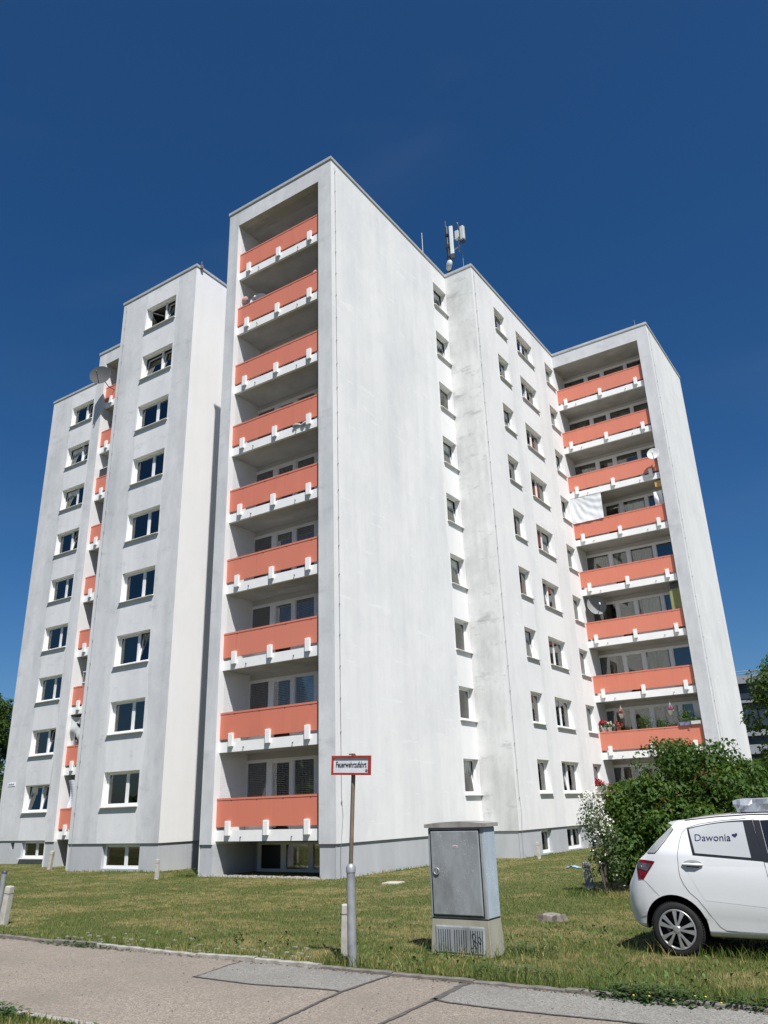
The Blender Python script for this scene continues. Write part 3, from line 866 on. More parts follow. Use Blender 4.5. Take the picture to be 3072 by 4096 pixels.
weed(12.2, -11.42, .30, .10, 900, .12, 'dark green weed patch with yellow specks spilling over the kerb near the car', 7, 1)
weed(13.25, -11.40, .35, .07, 360, .09, 'low ragged weeds over the kerb at the right edge of the photo', 3, 2)
weed(10.15, -9.45, .22, .18, 420, .12, 'dark green weeds at the right foot of the grey cabinet', 0, 3)
weed(10.55, -10.9, .35, .2, 320, .09, 'loose weed leaves in the dry grass in front of the cabinet', 0, 4)
weed(7.1, -14.55, .22, .10, 420, .12, 'green weed tufts by the near kerb at the bottom left corner', 0, 5)
weed(-5.85, -.1, .2, .18, 360, .32, 'leafy weeds in the corner between the two left towers', 0, 6)
weed(4.2, -11.5, .5, .05, 220, .05, 'flat weeds in the joint of the kerb on the left', 0, 7)
# crumbs of leaves and soil along the kerb
b = MB(); r = np.random.default_rng(3)
for i in range(900):
    x = -1+15*r.random(); y = -11.47-abs(r.normal(0, .035)); s_ = .006+.014*r.random(); a = r.random()*6.28
    c, s2 = math.cos(a)*s_, math.sin(a)*s_
    b.poly([(x-c, y-s2, PZ+.010), (x+s2*.5, y-c*.5, PZ+.014), (x+c, y+s2, PZ+.012), (x-s2*.5, y+c*.5, PZ+.018)])
o = b.build('leaf_litter', simple('litter', (.14, .095, .055), .9, .5, 30)); o['kind'] = 'stuff'
b = MB()
for i in range(150):
    x = -.5+9*r.random(); y = -14.1+2.5*r.random(); s_ = .0025+.004*r.random()
    if r.random() < .5: x = 9+5*r.random()
    b.box(x-s_, x+s_, y-s_*.7, y+s_*.7, PZ+.006, PZ+.012)
o = b.build('grit', M['kerb_dk']); o['kind'] = 'stuff'
b = MB()
for i in range(700):
    x = -5.5+5.2*r.random(); y = -.12+.5*r.random(); s_ = .012+.02*r.random(); z = ground_z(x, y)
    b.box(x-s_, x+s_, y-s_, y+s_*.8, z-.01, z+s_)
o = b.build('gravel', simple('pale_gravel', (.42, .40, .36), .9, .3, 10)); o['kind'] = 'stuff'

# ------------------------------------------------------------------ lawn objects
M['conc'] = simple('pale_concrete', (.42, .40, .35), .9, .2, 8, bmp=.4)
M['galv'] = simple('galvanised', (.30, .315, .325), .55, .28, 7, .35)
def post(x, y, wd, h, lean, label, mat='conc', zb=None, cap=True, gname='concrete_post'):
    z = ground_z(x, y) if zb is None else zb
    b = MB(); a = wd/2
    b.grid([[(sx*k, sy*k, zz) for sx, sy in ((-a,-a),(a,-a),(a,a),(-a,a))] for k, zz in ((1, -.2), (.97, h*.86), (.93, h-.012), (.8, h))], 0, False, True)
    b.poly([(sx*.8, sy*.8, h) for sx, sy in ((-a,-a),(a,-a),(a,a),(-a,a))])
    t = thing('concrete_post', label, 'post', (x, y, z), 0, 'low concrete posts on the lawn')
    t.rotation_euler = (R(lean[0]), R(lean[1]), R(12))
    bevel(b.build('shaft', M[mat], t), .008)
    b = MB()
    b.box(-a*1.0, a*1.0, -a*1.02, a*1.02, h*.80, h*.80+.012); b.build('groove', M['kerb_dk'], t)
    return t
post(-6.02, -1.31, .105, .58, (0, 0), 'short upright pale post on the lawn before the gap between towers')
post(-16.84, 2.37, .14, .72, (0, 6), 'pale leaning post at the foot of the narrow left balconies')
post(8.23, -10.66, .125, .58, (0, 0), 'pale concrete post standing close behind the fire lane sign pole')
post(2.29, 9.1, .11, .56, (0, -3), 'slim pale post beside the basement window of the second tower')
post(7.84, -.95, .16, .57, (3, -4), 'weathered grey post with peeling stains by the white flowering shrub')
post(.53, -10.47, .12, .62, (0, 5), 'pale leaning concrete post at the left edge of the photo')
t = thing('steel_pole', 'cut off grey steel pole at the left edge before the pale post', 'pole', (-.35, -10.05, ground_z(-.35, -10.05)))
b = MB(); b.tube([(0,0,-.2),(0,0,.80)], .05, 14); b.build('pole', M['galv'], t)
b = MB(); b.lathe([(.052,.79),(.054,.83),(.03,.845),(0,.85)], 14); b.build('cap', M['dark_metal'], t)
t.rotation_euler = (0, R(4), 0)

# concrete slab, tree stump, blue rag
t = tag(bevel((lambda b: (b.box(-.22,.22,-.25,.25,-.05,.035), b.build('manhole_slab', M['conc'], None, (2.42,-.75,ground_z(2.4,-.8)), (0,0,R(8))))[1])(MB()), .01), 'small pale concrete slab lying flat in the lawn', 'slab')
def stump():
    t = thing('tree_stump', 'low grey sawn tree stump on bare soil behind the cabinet', 'stump', (9.16, -6.35, ground_z(9.16, -6.35)))
    b = MB(); n = 20; r = random.Random(4); rows = []
    rad = [.185*(1+.22*math.sin(k*1.9)+.25*r.random()) for k in range(n)]
    for f, z in ((1.35, -.03), (1.10, .02), (1.0, .07), (.94, .085)):
        rows.append([(rad[k]*f*math.cos(2*math.pi*k/n), rad[k]*f*math.sin(2*math.pi*k/n)*.8, z+.018*math.sin(k*2.3)*(z > 0)) for k in range(n)])
    b.grid(rows, 0, False, True); b.build('bark', simple('stump_bark', (.13, .11, .095), .95, .4, 14, bmp=.7), t)
    b = MB(); b.poly(rows[-1]); b.build('cut_face', simple('stump_wood', (.22, .195, .17), .9, .35, 16), t)
stump()
def rag():
    b = MB(); r = np.random.default_rng(8); n = 12
    H_ = r.random((n, n))
    b.grid([[(-.22+.44*i/(n-1)+.03*H_[i][j], (-.11+.2*j/(n-1))*(1+.4*math.sin(i)), .02+.075*H_[j][i]*math.exp(-((i-5)/4)**2)) for j in range(n)] for i in range(n)])
    o = b.build('cloth_rag', simple('blue_rag', (.22, .40, .62), .8, .3, 9), None, (5.2, 4.85, ground_z(5.2, 4.8)), (0,0,R(20)))
    tag(o, 'crumpled light blue rag lying on the grass', 'rag')
rag()

# ------------------------------------------------------------------ fire lane sign
def text_mesh(txt, size, name, sx=1.0, ext=.0012, bold=0.0):
    c = bpy.data.curves.new(name, 'FONT'); c.body = txt; c.size = size; c.align_x = 'CENTER'; c.align_y = 'CENTER'
    c.extrude = ext; c.offset = bold; c.resolution_u = 3
    o = bpy.data.objects.new(name, c); COL.objects.link(o)
    bpy.context.view_layer.update()
    me = bpy.data.meshes.new_from_object(o.evaluated_get(bpy.context.evaluated_depsgraph_get()))
    bpy.data.objects.remove(o); me.transform(Matrix.Diagonal((sx, 1, 1, 1)))
    me.name = name
    return me
M['red'] = simple('sign_red', (.33, .035, .022), .5, .3, 9)
M['signwhite'] = simple('sign_white', (.66, .68, .71), .45, .1, 9)
M['black'] = simple('black_paint', (.012, .013, .016), .5, 0)
M['rust'] = simple('pole_brown', (.15, .115, .085), .7, .35, 6)
sg = thing('fire_lane_sign', 'red framed white sign on a thin brown pole set in grey tube', 'sign', (8.735, -11.25, -.80))
b = MB(); b.tube([(0,0,-.2),(0,0,.985),(0,0,1.0)], [.054,.052,.052], 18); b.build('base_tube', M['galv'], sg)
b = MB(); b.lathe([(.058,.985),(.060,1.04),(.045,1.065),(.03,1.08)], 18); b.build('collar', M['grey_metal'], sg)
b = MB(); b.tube([(0,0,1.04),(.036,0,1.68),(.074,0,2.33)], .0265, 14); b.build('pole', M['rust'], sg)
b = MB(); b.box(-.03,.03,-.03,.03,2.335,2.35); o = b.build('pole_cap', M['rust'], sg, (.045,0,-.005))
b = MB()
SX, SZ = .0625, 2.203
w2, h2 = .297, .115; t_ = .026
for q in ((-w2,w2,h2-t_,h2),(-w2,w2,-h2,-h2+t_),(-w2,-w2+t_,-h2+t_,h2-t_),(w2-t_,w2,-h2+t_,h2-t_)):
    b.box(q[0], q[1], -.045, -.018, q[2], q[3])
b.box(-w2+.004,w2-.004,-.022,-.012,-h2+.004,h2-.004)
fr_ = b.build('sign_frame', M['red'], sg, (SX, -.02, SZ), (0, R(3.0), 0))
b = MB(); b.box(-w2+t_,w2-t_,-.030,-.023,-h2+t_,h2-t_); b.build('sign_board', M['signwhite'], fr_)
me = text_mesh('Feuerwehrzufahrt', .098, 'lettering', .665, .001, .0012); me.materials.append(M['black'])
link('lettering', me, fr_, (0, -.032, .006), (R(90), 0, 0))
b = MB()
b.lathe([(.0115,0),(.017,0),(.017,.0015),(.0115,.0015)], 18, 0, Matrix.Translation((.237,-.0312,-.062)) @ Matrix.Rotation(R(90),4,'X'))
b.box(.231,.243,-.0325,-.031,-.066,-.058)
b.build('seal', simple('seal_brown', (.16,.05,.05), .6, 0), fr_)
b = MB(); b.box(SX-.035,SX+.035,-.03,.032,SZ-.06,SZ-.03); b.box(SX-.035,SX+.035,-.03,.032,SZ+.03,SZ+.06); b.build('clamp', M['grey_metal'], sg)

# ------------------------------------------------------------------ utility cabinet
def cabinet_mat(name, c, stain, fleck, off):
    mt, n, l, b = nodes(name)
    P = n.new('ShaderNodeTexCoord').outputs['Object']
    s1 = ramp(n, l, noise(n, l, P, (1,1,.35), 3.2, 8, .68, off), [(.40, 0.0), (.68, 1.0)])
    c1 = mix(n, l, s1, c, stain)
    f = noise(n, l, P, (1,1,1), 60, 2, .5, off+2)
    f1 = ramp(n, l, f, [(.62, 0.0), (.68, 1.0)])
    pm = ramp(n, l, noise(n, l, P, (1,1,1), 4, 3, .5, off+7), [(.45, 0.0), (.65, fleck)])
    mm = n.new('ShaderNodeMath'); mm.operation = 'MULTIPLY'; l.new(f1, mm.inputs[0]); l.new(pm, mm.inputs[1])
    c2 = mix(n, l, mm.outputs[0], c1, (.62, .66, .68))
    l.new(c2, b.inputs['Base Color']); b.inputs['Roughness'].default_value = .75
    bump(n, l, f, b, .15, .003)
    return mt
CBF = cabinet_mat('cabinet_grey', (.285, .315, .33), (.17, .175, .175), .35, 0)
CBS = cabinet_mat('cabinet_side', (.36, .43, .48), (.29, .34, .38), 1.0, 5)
CBD = cabinet_mat('cabinet_door', (.265, .29, .30), (.145, .15, .15), .4, 9)
CBL = cabinet_mat('cabinet_lid', (.30, .29, .27), (.15, .13, .115), .6, 14)
CBB = cabinet_mat('cabinet_base', (.31, .305, .245), (.22, .21, .16), .2, 21)
cb = thing('utility_cabinet', 'weathered grey street cabinet with round lock and slotted base', 'cabinet', (9.10, -10.02, -.83))
CW, CD = .79, .345
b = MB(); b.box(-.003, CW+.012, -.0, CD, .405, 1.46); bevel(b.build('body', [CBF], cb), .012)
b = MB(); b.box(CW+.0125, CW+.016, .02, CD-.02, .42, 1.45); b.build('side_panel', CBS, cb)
b = MB()
prof = []
for i in range(17):
    a = i/16; x = -.035+a*(CW+.085); prof.append((x, 1.505+.028*math.sin(math.pi*a)))
for (y_0, y_1) in ((-.035, CD+.03),):
    poly = [(-.035, 1.462)] + prof + [(CW+.05, 1.462)]
    b.prism(poly, y_0, y_1, lambda a, c, d: (a, d, c))
bevel(b.build('lid', CBL, cb), .014)
b = MB(); b.box(.045, CW-.045, -.022, -.002, .445, 1.42); dr_ = bevel(b.build('door', CBD, cb), .010)
b = MB()
for q in ((.030,.040,.43,1.44),(CW-.040,CW-.030,.43,1.44),(.040,CW-.040,.432,.440),(.040,CW-.040,1.425,1.432)): b.box(q[0],q[1],-.006,-.0015,q[2],q[3])
b.build('door_gap', M['black'], cb)
b = MB(); L_ = Matrix.Translation((.118,-.022,.945)) @ Matrix.Rotation(R(90),4,'X')
b.lathe([(.028,0),(.045,0),(.047,.012),(.040,.018),(.030,.014),(.028,0)], 28, 0, L_)
lk = b.build('lock', M['grey_metal'], dr_)
b = MB(); b.lathe([(0,.001),(.030,.001)], 20, 0, L_); b.build('lock_face', M['dark_metal'], lk)
b = MB(); b.box(.104,.132,-.037,-.024,.92,.975); b.box(.113,.123,-.042,-.024,.93,.95); b.build('lock_bolt', M['galv'], lk)
b = MB(); b.box(.375,.44,-.025,-.0222,1.225,1.25); b.build('number_plate', M['signwhite'], dr_)
b = MB()
for k in range(5): b.box(.382+k*.011,.389+k*.011,-.0262,-.0252,1.231,1.244)
b.build('plate_print', M['red'], dr_)
b = MB(); b.box(.003, CW+.004, .006, CD-.006, .396, .405); b.build('joint', M['black'], cb)
b = MB()
b.grid([[(sx, sy, zz) for sx, sy in ((.0-k,-.0-k),(CW+.01+k,-.0-k),(CW+.01+k,CD+k),(.0-k,CD+k))] for k, zz in ((.03,-.2),(.022,.0),(.0,.396))], 0, False, True)
b.poly([(.0,.0,.396),(CW+.01,.0,.396),(CW+.01,CD,.396),(.0,CD,.396)])
bs = bevel(b.build('base', CBB, cb), .008)
b = MB(); b.box(.05, CW-.045, -.032, .01, .02, .33); vp = bevel(b.build('vent_plate', CBF, cb), .02); 
vp.rotation_euler = (R(-2.5), 0, 0)
b = MB()
for g_ in range(3):
    for k in range(6):
        x = .10+g_*.225+k*.032; b.box(x, x+.008, -.0345, -.0315, .05, .285)
b.build('vent_slot', M['black'], vp)
b = MB(); r = random.Random(2)
for (px, pz, s_) in ((.60,.21,1),(.62,.13,.9),(.57,.07,.7),(.675,.18,.9)):
    pts = [(px+.03*s_*math.cos(a*.9)*(1-.04*a), -.0355, pz+.045*s_*math.sin(a*.75)) for a in range(9)]
    b.tube(pts, .0024, 5)
b.build('graffiti', M['black'], vp)
# ------------------------------------------------------------------ car
def interp(x, tab):
    if x <= tab[0][0]: return tab[0][1]
    for (a, c), (d, e) in zip(tab, tab[1:]):
        if x <= d:
            t = (x-a)/(d-a); return c+(e-c)*t
    return tab[-1][1]
ZTOP = [(0,.66),(.03,.76),(.10,.84),(.16,.93),(.22,1.04),(.30,1.11),(.48,1.27),(.64,1.42),(.70,1.482),(.80,1.508),(.95,1.530),(1.15,1.549),(1.4,1.566),(1.65,1.573),(1.95,1.568),(2.25,1.535),(2.5,1.47),(2.75,1.36),(3.1,1.15),(3.28,1.06),(3.6,1.0),(3.85,.91),(3.98,.78),(4.05,.62)]
ZBOT = [(0,.44),(.05,.36),(.15,.295),(.30,.27),(.5,.25),(1.0,.225),(3.4,.22),(3.85,.27),(4.0,.36),(4.05,.45)]
HW = [(0,.56),(.03,.66),(.08,.735),(.15,.785),(.25,.820),(.40,.845),(.6,.858),(.9,.860),(2.9,.860),(3.3,.848),(3.6,.81),(3.85,.70),(4.0,.54),(4.05,.40)]
def section(x):
    zt, zb, hw = interp(x, ZTOP), interp(x, ZBOT), interp(x, HW)
    belt = min(1.13-.075*(x-.9), zt-.10*(1 if zt > 1.1 else .5))
    L_ = belt-zb
    pts = [(hw-.12, zb), (hw-.045, zb+.03*L_/.9), (hw-.028, zb+.09*L_), (hw-.030, zb+.20*L_), (hw-.012, zb+.25*L_), (hw-.002, zb+.42*L_), (hw, zb+.58*L_), (hw-.002, zb+.70*L_), (hw-.008, zb+.80*L_), (hw-.020, zb+.88*L_), (hw-.022, zb+.94*L_), (hw-.034, belt)]
    gh = zt-belt
    k = min(1, gh/.42)
    rx = hw-.034-.165*k
    pts += [(hw-.034-.165*k*.30, belt+gh*.28), (hw-.034-.165*k*.62, belt+gh*.55), (rx, belt+gh*.80), (rx-.028, belt+gh*.90), (rx-.085, belt+gh*.955), (rx*.66, zt-.012*k), (rx*.33, zt-.003*k), (0, zt)]
    return pts
def side(x, z):
    p = section(x)
    for (a, c), (d, e) in zip(p, p[1:]):
        if c <= z <= e and e > c: return a+(d-a)*(z-c)/(e-c)
    return p[0][0] if z < p[0][1] else p[-1][0]
def car_paint():
    mt, n, l, b = nodes('car_white')
    b.inputs['Base Color'].default_value = (.70, .71, .72, 1); b.inputs['Roughness'].default_value = .38
    b.inputs['Coat Weight'].default_value = .8; b.inputs['Coat Roughness'].default_value = .04
    P = n.new('ShaderNodeTexCoord').outputs['Object']
    d = ramp(n, l, noise(n, l, P, sc=5, detail=6, rough=.7), [(.4, 0.0), (.8, .25)])
    sx = n.new('ShaderNodeSeparateXYZ'); l.new(P, sx.inputs[0])
    low = ramp(n, l, sx.outputs[2], [(.22, 1.0), (.55, 0.0)])
    mm = n.new('ShaderNodeMath'); mm.operation = 'MULTIPLY'; l.new(d, mm.inputs[0]); l.new(low, mm.inputs[1])
    l.new(mix(n, l, mm.outputs[0], (.70, .71, .72), (.36, .33, .29)), b.inputs['Base Color'])
    return mt
M['car'] = car_paint()
M['rubber'] = simple('tyre_rubber', (.010, .010, .010), .85, .3, 20, bmp=.3)
M['gap'] = simple('panel_gap', (.012, .012, .013), .8, 0, spec=.2)
M['pillar'] = simple('pillar_black', (.022, .023, .025), .28, 0)
M['vinyl'] = simple('window_film', (.40, .42, .425), .35, .05, 2)
M['carglass'] = simple('car_glass', (.012, .014, .016), .04, 0, spec=.8)
M['cap'] = simple('hub_silver', (.42, .43, .44), .35, .06, 10, .6)
M['chrome'] = simple('handle_chrome', (.62, .63, .64), .25, 0, 1, .5)
M['lamp_red'] = simple('lamp_red', (.15, .006, .009), .12, .1, 8)
M['lamp_clear'] = simple('lamp_clear', (.085, .088, .095), .12, .35, 25)
OX, OY, OZ = 11.27, -8.19, -.855
car = thing('parked_car', 'white parked hatchback with grey filmed rear window reading Dawonia', 'car', (OX, OY, OZ))
def car_body():
    xsv = sorted({0, .015, .03, .05, .08, .12, .16, .2, .25, .3, .36, .42, .48, .54, .6, .66, .7, .75, .8, .88, .95, *[1+.12*i for i in range(24)], 3.85, 3.92, 3.98, 4.02, 4.05})
    b = MB(); rows = []
    for x in xsv:
        p = section(x)
        rows.append([(x, -y, z) for y, z in p] + [(x, y, z) for y, z in p[-2::-1]])
    b.grid(rows, 0, True, True)
    b.poly(rows[0], 0); b.poly(rows[-1][::-1], 0)
    body = b.build('body', M['car'], car)
    bm = bmesh.new(); bm.from_mesh(body.data); bmesh.ops.remove_doubles(bm, verts=bm.verts, dist=.0005); bmesh.ops.recalc_face_normals(bm, faces=bm.faces); bm.to_mesh(body.data); bm.free()
    # wheel arches
    for (ax, sg_) in ((.605, -1), (.605, 1), (3.16, -1), (3.16, 1)):
        c = MB(); n = 40; ra = .372
        prof = [(ra*math.cos(2*math.pi*k/n), ra*math.sin(2*math.pi*k/n)) for k in range(n)]
        c.prism(prof, sg_*.45, sg_*1.0, lambda a, e, d: (ax+a, d, .30+e))
        co = c.build('arch_cutter', M['gap'])
        bm = bmesh.new(); bm.from_mesh(co.data); bmesh.ops.recalc_face_normals(bm, faces=bm.faces); bm.to_mesh(co.data); bm.free()
        co.location = (OX, OY, OZ)
        md = body.modifiers.new('cut', 'BOOLEAN'); md.operation = 'DIFFERENCE'; md.object = co; md.solver = 'EXACT'
        try: md.material_mode = 'TRANSFER'
        except Exception: pass
        bpy.context.view_layer.update()
        dg = bpy.context.evaluated_depsgraph_get()
        me = bpy.data.meshes.new_from_object(body.evaluated_get(dg))
        body.modifiers.clear(); old = body.data; body.data = me
        bpy.data.objects.remove(co)
    me.name = 'body'
    sm = body.modifiers.new('ws', 'WEIGHTED_NORMAL'); sm.keep_sharp = True
    return body
body = car_body()
def panel(name, q, mat, parent, off=.004, n=14, m=8, bow=0.0, sgn=-1):
    """q: BL BR TR TL in (x,z) on the car side"""
    b = MB(); rows = []
    for j in range(m+1):
        t = j/m; row = []
        for i in range(n+1):
            s_ = i/n
            x = (q[0][0]*(1-s_)+q[1][0]*s_)*(1-t)+(q[3][0]*(1-s_)+q[2][0]*s_)*t
            z = (q[0][1]*(1-s_)+q[1][1]*s_)*(1-t)+(q[3][1]*(1-s_)+q[2][1]*s_)*t + bow*t*4*s_*(1-s_)
            row.append((x, sgn*(side(x, z)+off), z))
        rows.append(row)
    b.grid(rows, 0, True)
    return b.build(name, mat, parent)
def line(name, pts, wd, mat, parent, off=.0025, closed=False, sgn=-1):
    b = MB(); pp = []
    for (p, q) in zip(pts, pts[1:]):
        p, q = Vector(p), Vector(q); n = max(2, int((q-p).length/.03))
        pp += [p.lerp(q, k/n) for k in range(n)]
    pp.append(Vector(pts[-1])); rows = []
    for i, p in enumerate(pp):
        t = (pp[min(i+1, len(pp)-1)]-pp[max(i-1, 0)]).normalized(); nn = Vector((-t.y, t.x))*wd/2
        rows.append([(c.x, sgn*(side(c.x, c.y)+off), c.y) for c in (p+nn, p-nn)])
    b.grid(rows, 0, False)
    return b.build(name, mat, parent)
dl = [(1.55,1.500),(1.25,1.478),(1.0,1.445),(.86,1.405),(.80,1.35),(.765,1.24),(.735,1.10),(.73,.95),(.735,.87),(.765,.785),(.82,.70),(.90,.63),(.98,.52),(1.03,.44),(1.10,.345),(1.16,.31),(1.3,.305),(1.72,.300)]
rd = panel('rear_door', [(.98,.62),(1.70,.56),(1.72,.98),(.80,.98)], M['car'], car, .0012, 16, 8)
line('door_seam', dl, .0045, M['gap'], rd)
line('door_seam', [(1.63,1.502),(1.655,1.3),(1.695,1.03),(1.712,.87),(1.725,.6),(1.715,.45),(1.70,.30)], .0045, M['gap'], rd)
wb = panel('rear_side_window', [(.915,1.105),(1.70,1.040),(1.62,1.482),(.862,1.40)], M['pillar'], car, .003, 20, 10, .022)
wf = panel('window_film', [(.945,1.128),(1.565,1.078),(1.515,1.462),(.885,1.392)], M['vinyl'], wb, .0065, 20, 10, .020)
ptxt = text_mesh('Dawonia', .120, 'lettering', .98, .0008, .0)
M['navy'] = simple('navy_print', (.012, .014, .07), .5, 0); ptxt.materials.append(M['navy'])
tx, tz = 1.155, 1.292
sl = math.atan2(side(tx, tz-.08)-side(tx, tz+.08), .16)
link('lettering', ptxt, wf, (tx, -(side(tx, tz)+.011), tz), (R(90)-sl, R(-.3), 0))
b = MB(); hp = []
for k in range(40):
    a = 2*math.pi*k/40
    hp.append((.0021*16*math.sin(a)**3, .0017*(13*math.cos(a)-5*math.cos(2*a)-2*math.cos(3*a)-math.cos(4*a))))
b.prism(hp, 0, .001, lambda a, c, d: (a, c, d))
hx, hz = 1.412, 1.318
b.build('heart_mark', M['navy'], wf, (hx, -(side(hx, hz)+.010), hz), (R(90)-sl, R(-12), 0))
panel('front_side_window', [(1.77,1.030),(2.95,.985),(2.50,1.43),(1.705,1.475)], M['carglass'], car, .004, 20, 8, .02)
panel('door_pillar', [(1.70,1.036),(1.765,1.028),(1.70,1.478),(1.625,1.480)], M['pillar'], car, .0045, 6, 8)
panel('rear_quarter_glass', [(.335,1.132),(.46,1.130),(.700,1.40),(.665,1.425)], simple('tailgate_glass', (.30,.325,.32), .15, .05, 2), car, .003, 8, 8)
line('tailgate_seam', [(.33,1.128),(.40,1.126),(.465,1.128),(.50,1.16),(.60,1.27),(.70,1.395)], .008, M['gap'], car, .0045)
tl = panel('tail_lamp', [(.215,.835),(.285,.835),(.452,1.035),(.20,1.052)], M['lamp_red'], car, .006, 10, 10, .006)
panel('lamp_lens', [(.222,.955),(.335,.925),(.405,1.008),(.215,1.022)], M['lamp_clear'], tl, .010, 8, 6)
b = MB(); b.prism([(.268,.985),(.283,.985),(.277,.965)], 0, .002, lambda a, c, d: (a, -(side(a, c)+.0125+d), c)); b.build('lamp_glint', M['signwhite'], tl)
line('bumper_seam', [(.275,.835),(.34,.775),(.41,.70),(.455,.655)], .0035, M['gap'], car)
# handle
hd = []
b = MB(); n = 28
ctr = (.898, -(side(.898,1.0)+.004), 1.0)
b.poly([(.898+.122*math.cos(2*math.pi*k/n), -(side(.898,1.0)+.0035), 1.0+.052*math.sin(2*math.pi*k/n)) for k in range(n)])
hb = b.build('door_handle', M['chrome'], car)
b = MB(); b.poly([(.898+.075*math.cos(2*math.pi*k/n), -(side(.898,1.0)+.0055), .985+.040*math.sin(2*math.pi*k/n)) for k in range(n)])
b.build('handle_recess', M['pillar'], hb)
b = MB(); b.tube([(.782,-(side(.9,1.0)+.012),1.006),(.85,-(side(.9,1.0)+.030),1.006),(.95,-(side(.9,1.0)+.030),1.003),(1.014,-(side(.9,1.0)+.012),1.0)], [.012,.017,.017,.012], 10)
b.build('handle_bar', M['car'], hb)
# rear window and windscreen
def top_glass(name, x0, x1, y_, n=8):
    b = MB(); rows = []
    for i in range(n+1):
        x = x0+(x1-x0)*i/n; rows.append([(x, y, interp(x, ZTOP)+.010-.02*(y/.6)**2) for y in np.linspace(-y_, y_, 9)])
    b.grid(rows); return b.build(name, M['carglass'], car)
top_glass('windscreen', 2.42, 3.2, .56); top_glass('tailgate_window', .33, .66, .52)
line('roof_seam', [(.80,1.487),(1.2,1.522),(1.6,1.540),(2.1,1.532)], .012, M['gap'], car, .003)
# rear spoiler
b = MB()
rows = []
for y in np.linspace(-.60, .60, 13):
    k = 1-(y/.60)**4*.35
    rows.append([(.735, y, 1.492), (.66-.02*k, y, 1.478), (.63-.02*k, y, 1.462), (.66, y, 1.440), (.72, y, 1.45)])
b.grid(rows, 0, True, True); b.poly(rows[0]); b.poly(rows[-1]); bevel(b.build('spoiler', M['car'], car), .006)
b = MB(); b.box(.3, 3.8, -.60, .60, .20, .28); b.build('underbody', M['gap'], car)
# wheels
def wheel(ax, sg_):
    Tm = Matrix.Translation((ax, sg_*.835, .298)) @ Matrix.Rotation(R(90)*(1 if sg_ < 0 else -1), 4, 'X')
    wl = MB()
    wl.lathe([(.20,-.17),(.285,-.165),(.298,-.13),(.300,-.085),(.298,-.04),(.286,-.008),(.262,.004),(.232,.006),(.205,-.004),(.20,-.03)], 48, 0, Tm)
    w_ = wl.build('wheel', M['rubber'], car)
    b = MB()
    for k in range(64):
        a = 2*math.pi*k/64
        b.box(-.006, .006, .292, .303, -.165, -.012, 0, Tm @ Matrix.Rotation(a, 4, 'Z') @ Matrix.Rotation(.25, 4, 'Y'))
    b.build('tread_block', M['rubber'], w_)
    b = MB(); b.lathe([(0,-.045),(.205,-.045),(.206,-.01)], 32, 0, Tm); b.build('brake_disc', M['gap'], w_)
    hc = MB()
    hc.lathe([(.192,-.012),(.195,.002),(.205,.010),(.214,.008),(.217,-.004)], 48, 0, Tm)
    for k in range(5):
        a0 = 2*math.pi*k/5+.10
        for s2 in (-1, 1):
            a1 = a0+s2*.235
            def pt(r_, a_, h): return Tm @ Vector((r_*math.cos(a_), r_*math.sin(a_), h))
            wi, wo_ = .30, .125
            P4 = [(.045, a0-wi*.9+s2*.12, .022), (.045, a0+wi*.9+s2*.12, .022), (.115, a1+.115, .020), (.200, a1+wo_, .010), (.200, a1-wo_, .010), (.115, a1-.115, .020)]
            top = [pt(*p) for p in P4]; bot = [pt(p[0], p[1], p[2]-.018) for p in P4]
            hc.poly(top)
            for i in range(6): hc.poly([top[i], bot[i], bot[(i+1) % 6], top[(i+1) % 6]])
    hc.lathe([(0,.026),(.028,.026),(.040,.022),(.050,.010),(.052,-.01)], 24, 0, Tm)
    h_ = hc.build('hub_cap', M['cap'], w_)
    b = MB(); b.lathe([(.014,.0268),(.022,.0268)], 20, 0, Tm); b.lathe([(.004,.0270),(.010,.0270)], 20, 0, Tm); b.build('hub_badge', M['grey_metal'], h_)
for ax, sg_ in ((.605,-1),(.605,1),(3.16,-1),(3.16,1)): wheel(ax, sg_)
# silvery covered load behind / on the roof
def cover():
    b = MB(); r = np.random.default_rng(5); n = 40
    rows = []
    for i in range(n+1):
        x = 12.68+1.75*i/n
        ed = .012*math.exp(-i/1.2)
        cr_ = [.018*math.sin(i*.9+k*1.3)+.012*r.normal() for k in range(6)]
        yk = [-8.70,-8.715,-8.72,-8.70,-8.5,-7.85]
        zk = [.712,.745+.3*cr_[1],.80+cr_[2]*.6,.855-ed,.868-ed+cr_[4]*.15,.86-ed]
        rows.append([(x+(.03 if j < 2 else 0)*(i == 0), yk[j]+cr_[j]*.7*(0 < j < 5), zk[j]) for j in range(6)] + [(x, -7.83, .72)])
    b.grid(rows, 0, False); b.poly(rows[0]); b.poly(rows[-1])
    mt = simple('silver_cover', (.34, .36, .40), .42, .2, 5, .35, .3)
    o = b.build('covered_load', mt); tag(o, 'crumpled silvery sheet covered load on the roof of the white car', 'load')
cover()

